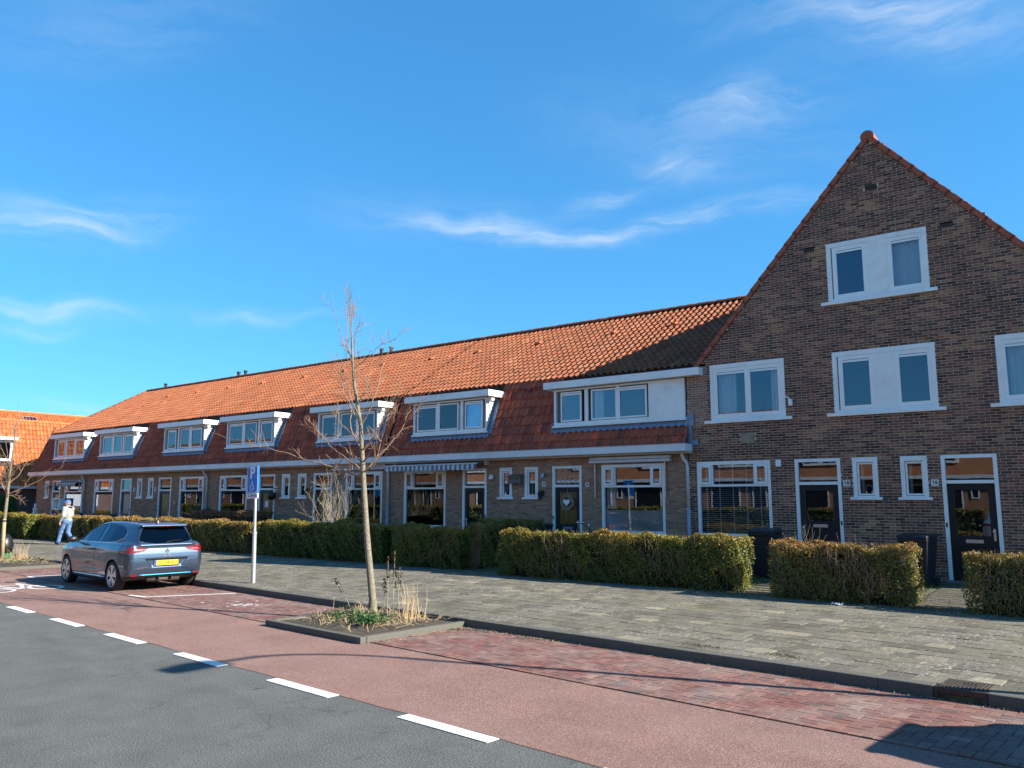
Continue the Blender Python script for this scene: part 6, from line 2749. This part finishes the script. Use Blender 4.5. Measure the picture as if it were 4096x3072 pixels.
def build_car(label, loc, rotz, paint, plate=None, group=None):
    t = thing('hatchback_car', label, 'car', loc, rotz)
    t['group'] = 'cars parked in the kerbside bay'
    body = None
    for k, nm, mt in CAR_PARTS:
        for sg in ((1, -1) if k in (1, 2, 5, 6, 7) else (0,)):
            mk = part == k
            if sg:
                mk &= (Y_ * sg > 0)
            for m2 in ((mk & (X_ < 1.3), mk & (X_ >= 1.3)) if k == 7 else (mk,)):
                if m2.any():
                    o = mesh_np(nm, CP, CF[m2], mt or paint, t)
                    if k == 0:
                        body = o
    # dark cabin so that the tinted glass shows depth
    q = MB()
    q.box(-.3, 1.9, -.62, .62, .55, .60)
    for x in (1.15, .35):
        for y in (-.36, .36):
            q.box(x - .08, x + .06, y - .22, y + .22, .6, 1.12)
            q.box(x - .06, x + .02, y - .12, y + .12, 1.13, 1.28)
    q.build('seats', 'black_plastic', t, local=True, bevel=.03)
    # window trim: bright line along the side glass
    for sg in (1, -1):
        q = MB()
        base = [(2.16, .985), (1.6, .985), (.95, .985), (.35, .995), (.14, 1.012), (-.06, 1.10), (-.085, 1.21), (.01, 1.285)]
        q.tube([(x, sg * (surf_y(x, z) + .004), z) for x, z in base], .009, 6)
        q.build('window_trim', 'chrome', t, local=True, smooth=True)
        q = MB()
        q.tube([(x, sg * (surf_y(x, z) + .003), z) for x, z in ((2.17, .99), (1.93, 1.11), (1.60, 1.285), (1.36, 1.357), (1.0, 1.388), (.55, 1.382), (.25, 1.348), (.01, 1.288))], .009, 6)
        q.build('window_seal', 'black_plastic', t, local=True, smooth=True)
        # door shut lines and handle
        q = MB()
        for pts in ([(.94, .97), (.95, .70), (.95, .30)], [(2.22, .95), (2.24, .6), (2.12, .30)], [(.20, 1.0), (.24, .80), (.36, .58), (.40, .33)], [(2.1, .27), (1.2, .255), (.42, .27)]):
            dense = []
            for a, b in zip(pts[:-1], pts[1:]):
                for k in range(6):
                    dense.append((a[0] + (b[0] - a[0]) * k / 6, a[1] + (b[1] - a[1]) * k / 6))
            q.tube([(x, sg * (surf_y(x, z) - .0005), z) for x, z in dense], .0045, 4)
        q.build('door_gap', 'black_plastic', t, local=True)
        q = MB()
        yy = surf_y(1.10, .845)
        q.box(1.02, 1.20, sg * (yy + .03) - .012, sg * (yy + .03) + .012, .83, .862)
        q.build('door_handle', 'black_plastic', t, local=True, bevel=.008)
        q = MB()
        q.tube([(x, sg * (surf_y(x, .27) + .006), .275) for x in np.linspace(.45, 2.12, 12)], .013, 6)
        q.build('sill_strip', 'chrome', t, local=True, smooth=True)
        # door mirror
        q = MB()
        P, F = surface_nets(lambda x, y, z: np.sqrt(((x - 1.98) / .085) ** 2 + ((y - sg * .985) / .11) ** 2 + ((z - 1.025) / .072) ** 2) - 1 + np.maximum(0, 1.92 - x) * 4, (1.8, sg * 1.0 - .16, .92), (2.12, sg * 1.0 + .16, 1.14), .02)
        mo = mesh_np('door_mirror', P, F, 'black_plastic', t)
        q = MB()
        q.tube([(2.0, sg * .84, .975), (1.99, sg * .93, 1.0)], .025, 6)
        q.build('mirror_foot', 'black_plastic', mo, local=True)
    # rear details
    q = MB()
    xr_ = surf_x(0, .585) - .008
    q.box(xr_ - .008, xr_ + .02, -.26, .26, .53, .64)
    pl = q.build('number_plate', 'plate_yellow', t, local=True, bevel=.004)
    q = MB()
    q.frame(-.268, .268, .522, .648, .010, 0, .012)
    q2 = MB()
    q2.v = [(xr_ - .010 + y, x, z) for x, y, z in q.v]
    q2.f, q2.r = q.f, q.r
    q2.build('plate_holder', 'black_plastic', pl, local=True)
    q = MB()
    q.box(xr_ - .0092, xr_ - .0082, .215, .255, .535, .635)
    q.build('plate_band', 'plate_blue', pl, local=True)
    if plate:
        text_mesh(plate, .088, 'ink', 'lettering', pl, facing((xr_ - .0090, -.02, .583), (-1, 0, 0)), .0006, .001, .92)
    zt = .735
    lx = lambda z_: surf_x(0, z_) - .002
    text_mesh('CLIO', .062, 'chrome', 'badge', t, facing((lx(zt) - .003, 0, zt), (-1, 0, 0)), .003, .002, 1.5)
    q = MB()   # lozenge emblem
    xe = lx(.83) - .006
    for (w, h_) in ((.042, .058), (.020, .030)):
        pts = [(xe, -w, .83), (xe, 0, .83 + h_), (xe, w, .83), (xe, 0, .83 - h_), (xe, -w, .83)]
        q.tube(pts, .007, 5)
    q.build('emblem', 'chrome', t, local=True)
    q = MB()
    pts = [(surf_x(y, .345) - .004, y, .345) for y in np.linspace(-.56, .56, 17)]
    q.tube(pts, .011, 6)
    q.build('blue_trim', 'cyan_trim', t, local=True, smooth=True)
    for sg in (1, -1):
        q = MB()
        for y in np.linspace(.60, .74, 5)[:-1]:
            q.box(surf_x(y + .017, .35) - .006, surf_x(y + .017, .35) + .02, sg * y if sg > 0 else sg * (y + .035), sg * (y + .035) if sg > 0 else sg * y, .325, .37)
        q.build('reflector', 'tail_red', t, local=True)
    q = MB()
    q.tube([(surf_x(.0, 1.005) - .004, .02, 1.005), (surf_x(-.1, 1.035) - .022, -.10, 1.03), (surf_x(-.34, 1.05) - .014, -.34, 1.05)], [.016, .013, .007], 6)
    q.build('rear_wiper', 'black_plastic', t, local=True)
    q = MB()
    for zz, hw_ in ((.70, .80), ):
        pts = [(surf_x(y, .70 + .0 * abs(y)) + .0005, y, .70) for y in np.linspace(-.60, .60, 21)]
        q.tube(pts, .0045, 4)
    q.build('tailgate_gap', 'black_plastic', t, local=True)
    for sg in (1, -1):
        q = MB()
        pts = [(surf_x(.60, .70) + .001, sg * .60, .70), (surf_x(.665, .78) + .001, sg * .665, .78)]
        q.tube(pts, .0045, 4)
        q.build('tailgate_gap', 'black_plastic', t, local=True)
    q = MB()
    q.tube([(-.5, -.35, .235), (-.5, .35, .235)], .05, 8)
    q.build('exhaust_box', 'dark_iron', t, local=True, smooth=True)
    q = MB()   # roof aerial fin
    q.prism([(-.14, 1.39), (-.12, 1.465), (-.02, 1.425), (.02, 1.41)], -.018, .018, 'y')
    q.build('aerial_fin', 'black_plastic', t, local=True, bevel=.006)
    q = MB()   # high brake light
    q.box(-.49, -.478, -.13, .13, 1.346, 1.358)
    q.build('brake_light', 'tail_red', t, local=True)
    q = MB()
    for y in (-.14, .14):
        q.box(-.62, -.50, y - .01, y + .01, .23, .30)
    q.build('diffuser_fins', 'black_plastic', t, local=True)
    # wheels
    for x, sg in ((0, 1), (0, -1), (WB, 1), (WB, -1)):
        yo = sg * .775
        q = MB()
        q.lathe([(.222, -.085), (.228, -.098), (.275, -.104), (.302, -.088), (.312, -.055), (.312, .055), (.302, .088), (.275, .104), (.228, .098), (.222, .085), (.222, -.085)], (x, yo, WR), 'y', 40, cap=False)
        ty = q.build('wheel', 'rubber', t, local=True, smooth=False)
        q = MB()
        q.lathe([(.0, sg * .04), (.10, sg * .04), (.222, sg * .02), (.222, -sg * .06), (0, -sg * .06)], (x, yo, WR), 'y', 28)
        q.build('wheel_disc', 'black_plastic', ty, local=True)
        q = MB()
        q.tube([(x + .220 * math.cos(a), yo + sg * .090, WR + .220 * math.sin(a)) for a in np.linspace(0, 2 * math.pi, 41)], .011, 6, cap=False)
        for k in range(5):
            a = k * 2 * math.pi / 5 + .3 + x
            for da, w0, w1 in ((-.17, .020, .036), (.17, .020, .036)):
                ca, sa = math.cos(a + da * .4), math.sin(a + da * .4)
                cb, sb = math.cos(a + da * 1.35), math.sin(a + da * 1.35)
                ta, tb = (-sa, ca), (-sb, cb)
                v = []
                for yy in (sg * .075, sg * .098):
                    v += [(x + .045 * ca - ta[0] * w0, yo + yy, WR + .045 * sa - ta[1] * w0), (x + .045 * ca + ta[0] * w0, yo + yy, WR + .045 * sa + ta[1] * w0),
                          (x + .212 * cb + tb[0] * w1, yo + yy - sg * .008, WR + .212 * sb + tb[1] * w1), (x + .212 * cb - tb[0] * w1, yo + yy - sg * .008, WR + .212 * sb - tb[1] * w1)]
                q.add(v, [(4, 5, 6, 7), (0, 3, 2, 1), (0, 1, 5, 4), (1, 2, 6, 5), (2, 3, 7, 6), (3, 0, 4, 7)])
        q.lathe([(0, sg * .07), (.05, sg * .07), (.05, sg * .10), (0, sg * .105)], (x, yo, WR), 'y', 14)
        q.build('rim', 'alloy', ty, local=True)
    return t


build_car('grey blue hatchback parked in the bay beside the disabled parking sign', (-17.30, 9.45, .008), R(175.6), 'paint_grey_blue', 'K-204-KF')
build_car('white hatchback parked across the street, mirrored in the glazed doors', road_xy(-4.6, -3.2) + (.004,), -TH, 'paint_white')
build_car('white hatchback beyond the storm drain whose shadow falls on the herringbone bricks', (1.0, 8.12, .008), -TH, 'paint_white')

# ------------------------------------------------------------------ walking man (x forward, y left)
def cap_(x, y, z, a, b, ra, rb):
    a, b = np.array(a, float), np.array(b, float)
    d = b - a
    px, py, pz = x - a[0], y - a[1], z - a[2]
    t_ = np.clip((px * d[0] + py * d[1] + pz * d[2]) / (d @ d + 1e-12), 0, 1)
    return np.sqrt((px - d[0] * t_) ** 2 + (py - d[1] * t_) ** 2 + (pz - d[2] * t_) ** 2) - (ra + (rb - ra) * t_)


def ell(x, y, z, c, r):
    k = np.sqrt(((x - c[0]) / r[0]) ** 2 + ((y - c[1]) / r[1]) ** 2 + ((z - c[2]) / r[2]) ** 2)
    return (k - 1) * min(r)


# joints
HIPL, HIPR = (.02, .095, .93), (-.02, -.095, .93)
KNL, KNR = (.18, .10, .51), (.03, -.10, .50)
ANL, ANR = (.27, .11, .10), (-.25, -.10, .14)
SHL, SHR = (-.01, .185, 1.42), (-.01, -.185, 1.42)
ELL_, ELR = (-.06, .255, 1.15), (.05, -.255, 1.16)
WRL, WRR = (.06, .27, .90), (.20, -.24, .95)


def chain(x, y, z, segs, k=.05):
    f = None
    for s in segs:
        g = cap_(x, y, z, *s)
        f = g if f is None else smin(f, g, k)
    return f


def hand(x, y, z, w, d, sg):
    w = np.array(w)
    d = np.array(d) / np.linalg.norm(d)
    f = cap_(x, y, z, w, w + d * .085, .028, .033)
    for k, (o, L) in enumerate(((-.030, .062), (-.010, .072), (.010, .068), (.030, .052))):
        b = w + d * .085 + np.array([o, 0, 0])
        m_ = b + d * L * .6 + np.array([.004, -sg * .008, 0])
        f = smin(f, chain(x, y, z, [(b, m_, .0105, .0095), (m_, m_ + d * L * .5 + np.array([0, -sg * .018, 0]), .0095, .008)], .005), .008)
    th = w + d * .03 + np.array([.028, 0, 0])
    f = smin(f, chain(x, y, z, [(th, th + np.array([.030, -sg * .012, -.030]), .012, .0105), (th + np.array([.030, -sg * .012, -.030]), th + np.array([.034, -sg * .02, -.062]), .0105, .009)], .006), .01)
    return f


HC = (.03, 0, 1.635)
HYAW = R(42)


def turned(f):
    def g(x, y, z):
        c_, s_ = math.cos(HYAW), math.sin(HYAW)
        return f(c_ * x + s_ * y, -s_ * x + c_ * y, z)
    return g


def head_f(x, y, z):
    head = smin(ell(x, y, z, HC, (.098, .076, .115)), cap_(x, y, z, (.055, 0, 1.56), (.075, 0, 1.575), .045, .038), .04)
    head = smin(head, cap_(x, y, z, (.115, 0, 1.655), (.142, 0, 1.615), .010, .017), .02)       # nose
    head = smin(head, ell(x, y, z, (.108, 0, 1.578), (.018, .026, .012)), .012)                # mouth
    for s in (1, -1):
        head = smin(head, ell(x, y, z, (.015, s * .080, 1.63), (.022, .014, .034)), .01)       # ears
        head = smax(head, -ell(x, y, z, (.118, s * .034, 1.655), (.014, .020, .010)), .01)     # eye sockets
    return head



def body_f(x, y, z):
    f = chain(x, y, z, [((0, 0, .95), (-.01, 0, 1.18), .135, .125), ((-.01, 0, 1.18), (-.01, 0, 1.38), .125, .13)], .08)
    for a, b, c in ((HIPL, KNL, ANL), (HIPR, KNR, ANR)):
        f = smin(f, chain(x, y, z, [(a, b, .085, .055), (b, c, .055, .038)], .03), .06)
    for a, b, c in ((SHL, ELL_, WRL), (SHR, ELR, WRR)):
        f = smin(f, chain(x, y, z, [(a, b, .052, .042), (b, c, .042, .028)], .03), .06)
    f = smin(f, cap_(x, y, z, (-.01, 0, 1.40), (.01, 0, 1.56), .06, .055), .05)
    head = turned(head_f)(x, y, z)
    f = smin(f, head, .03)
    f = smin(f, hand(x, y, z, WRL, (.10, .02, -.99), 1), .015)
    f = smin(f, hand(x, y, z, WRR, (.35, .05, -.93), -1), .015)
    for a in (ANL, ANR):
        f = smin(f, cap_(x, y, z, a, (a[0] + .12, a[1], a[2] - .05), .04, .035), .03)
    return f


def hood_f(x, y, z):
    f = chain(x, y, z, [((0, 0, .96), (-.01, 0, 1.2), .165, .16), ((-.01, 0, 1.2), (-.015, 0, 1.38), .165, .165)], .08)
    f = smax(f, np.abs(y) - .20, .05)
    for s in (1, -1):
        f = smin(f, cap_(x, y, z, (-.01, 0, 1.43), (-.01, s * .17, 1.425), .09, .078), .05)
    for a, b, c in ((SHL, ELL_, WRL), (SHR, ELR, WRR)):
        f = smin(f, chain(x, y, z, [(a, b, .078, .064), (b, c, .064, .046)], .03), .05)
    f = smax(f, -(z - .92 - .0 * x), .02)
    f = f + .006 * np.sin(z * 40 + x * 12) * (z < 1.15) + .004 * np.sin(z * 27 + y * 30)
    f = np.maximum(f, -cap_(x, y, z, (.02, 0, 1.48), (.03, 0, 1.6), .075, .08))
    return f


def hoodback_f(x, y, z):
    f = np.sqrt((np.hypot((x + .02) / 1.05, y) - .098) ** 2 + ((z - 1.485 - (x + .02) * .25) / 1.1) ** 2) - .036
    return smin(f, ell(x, y, z, (-.115, 0, 1.44), (.05, .085, .055)), .04)


def jeans_f(x, y, z):
    f = smax(ell(x, y, z, (0, 0, .96), (.165, .195, .19)), z - 1.0, .02)
    for a, b, c in ((HIPL, KNL, ANL), (HIPR, KNR, ANR)):
        f = smin(f, chain(x, y, z, [(a, b, .105, .082), (b, (c[0], c[1], c[2] + .0), .080, .072)], .04), .05)
    f = f + .005 * np.sin(z * 45 + x * 20) * (z < .7)
    for c in (ANL, ANR):
        f = smax(f, cap_(x, y, z, c, (c[0] - .2, c[1], c[2] - .3), 0, 0) * -1 + .06, .01) if False else f
    return np.maximum(f, .055 - z)


def shoe_f(c, pitch):
    def g(x, y, z):
        a = np.array(c)
        d = np.array([math.cos(pitch), 0, math.sin(pitch)])
        heel = a + np.array([-.05, 0, -.05])
        f = chain(x, y, z, [(heel, heel + d * .12, .052, .052), (heel + d * .12, heel + d * .22, .050, .038)], .03)
        return smin(f, cap_(x, y, z, a, heel, .055, .055), .03)
    return g


def cap_hat(x, y, z):
    f = ell(x, y, z, (.025, 0, 1.675), (.116, .090, .098))
    f = smax(f, 1.685 - z + (x - .02) * .05, .015)
    br = np.maximum(np.maximum(np.hypot((x - .12), y * 1.05) - .10, .06 - x), np.abs(z - 1.690 + (x - .1) * .25 + y * y * 1.2) - .009)
    return smin(f, br, .015)


def hair_f(x, y, z):
    f = ell(x, y, z, (.008, 0, 1.635), (.098, .088, .105))
    return smax(smax(f, x - .035 + (z - 1.6) * .15, .015), 1.545 - z, .02)


man = thing('person', 'man in blue cap, pale hooded sweater and jeans walking along the hedge', 'person', (-33.95, 14.85, .125), R(198))


def organ(name, f, lo, hi, h, mat, parent):
    P, F = surface_nets(f, lo, hi, h)
    c = P[F].mean(1)
    n = np.cross(P[F[:, 2]] - P[F[:, 0]], P[F[:, 3]] - P[F[:, 1]])
    n /= np.maximum(np.linalg.norm(n, axis=1), 1e-9)[:, None]
    if (f(c[:, 0] + n[:, 0] * h * .4, c[:, 1] + n[:, 1] * h * .4, c[:, 2] + n[:, 2] * h * .4) < 0).mean() > .5:
        F = F[:, ::-1]
    return mesh_np(name, P, F, mat, parent)


organ('body', body_f, (-.45, -.36, .0), (.5, .36, 1.80), .0125, 'skin', man)
organ('hooded_sweater', hood_f, (-.3, -.4, .84), (.36, .4, 1.58), .014, 'hoodie', man)
organ('hood', hoodback_f, (-.25, -.22, 1.34), (.2, .22, 1.60), .014, 'navy', man)
organ('jeans', jeans_f, (-.5, -.3, .03), (.52, .3, 1.12), .015, 'denim', man)
organ('shoe', shoe_f(ANL, .22), (.15, -.0, -.02), (.66, .25, .3), .014, 'shoe', man)
organ('shoe', shoe_f((ANR[0], ANR[1], ANR[2]), -.42), (-.52, -.25, -.02), (.0, .03, .34), .014, 'shoe', man)
organ('cap', turned(cap_hat), (-.2, -.2, 1.58), (.28, .28, 1.82), .0125, 'cap_blue', man)
organ('hair', turned(hair_f), (-.15, -.15, 1.5), (.15, .15, 1.78), .0125, 'hair', man)
q = MB()
for sg in (1, -1):
    q.tube([(.118, sg * .034 + .028 * math.cos(a) * 1, 1.652 + .017 * math.sin(a)) for a in np.linspace(0, 6.28, 12)], .003, 4)
    q.tube([(.115, sg * .062, 1.655), (.02, sg * .088, 1.655)], .003, 4)
q.v = [(math.cos(HYAW) * a - math.sin(HYAW) * b, math.sin(HYAW) * a + math.cos(HYAW) * b, c) for a, b, c in q.v]
q.build('glasses', 'black_plastic', man, local=True)
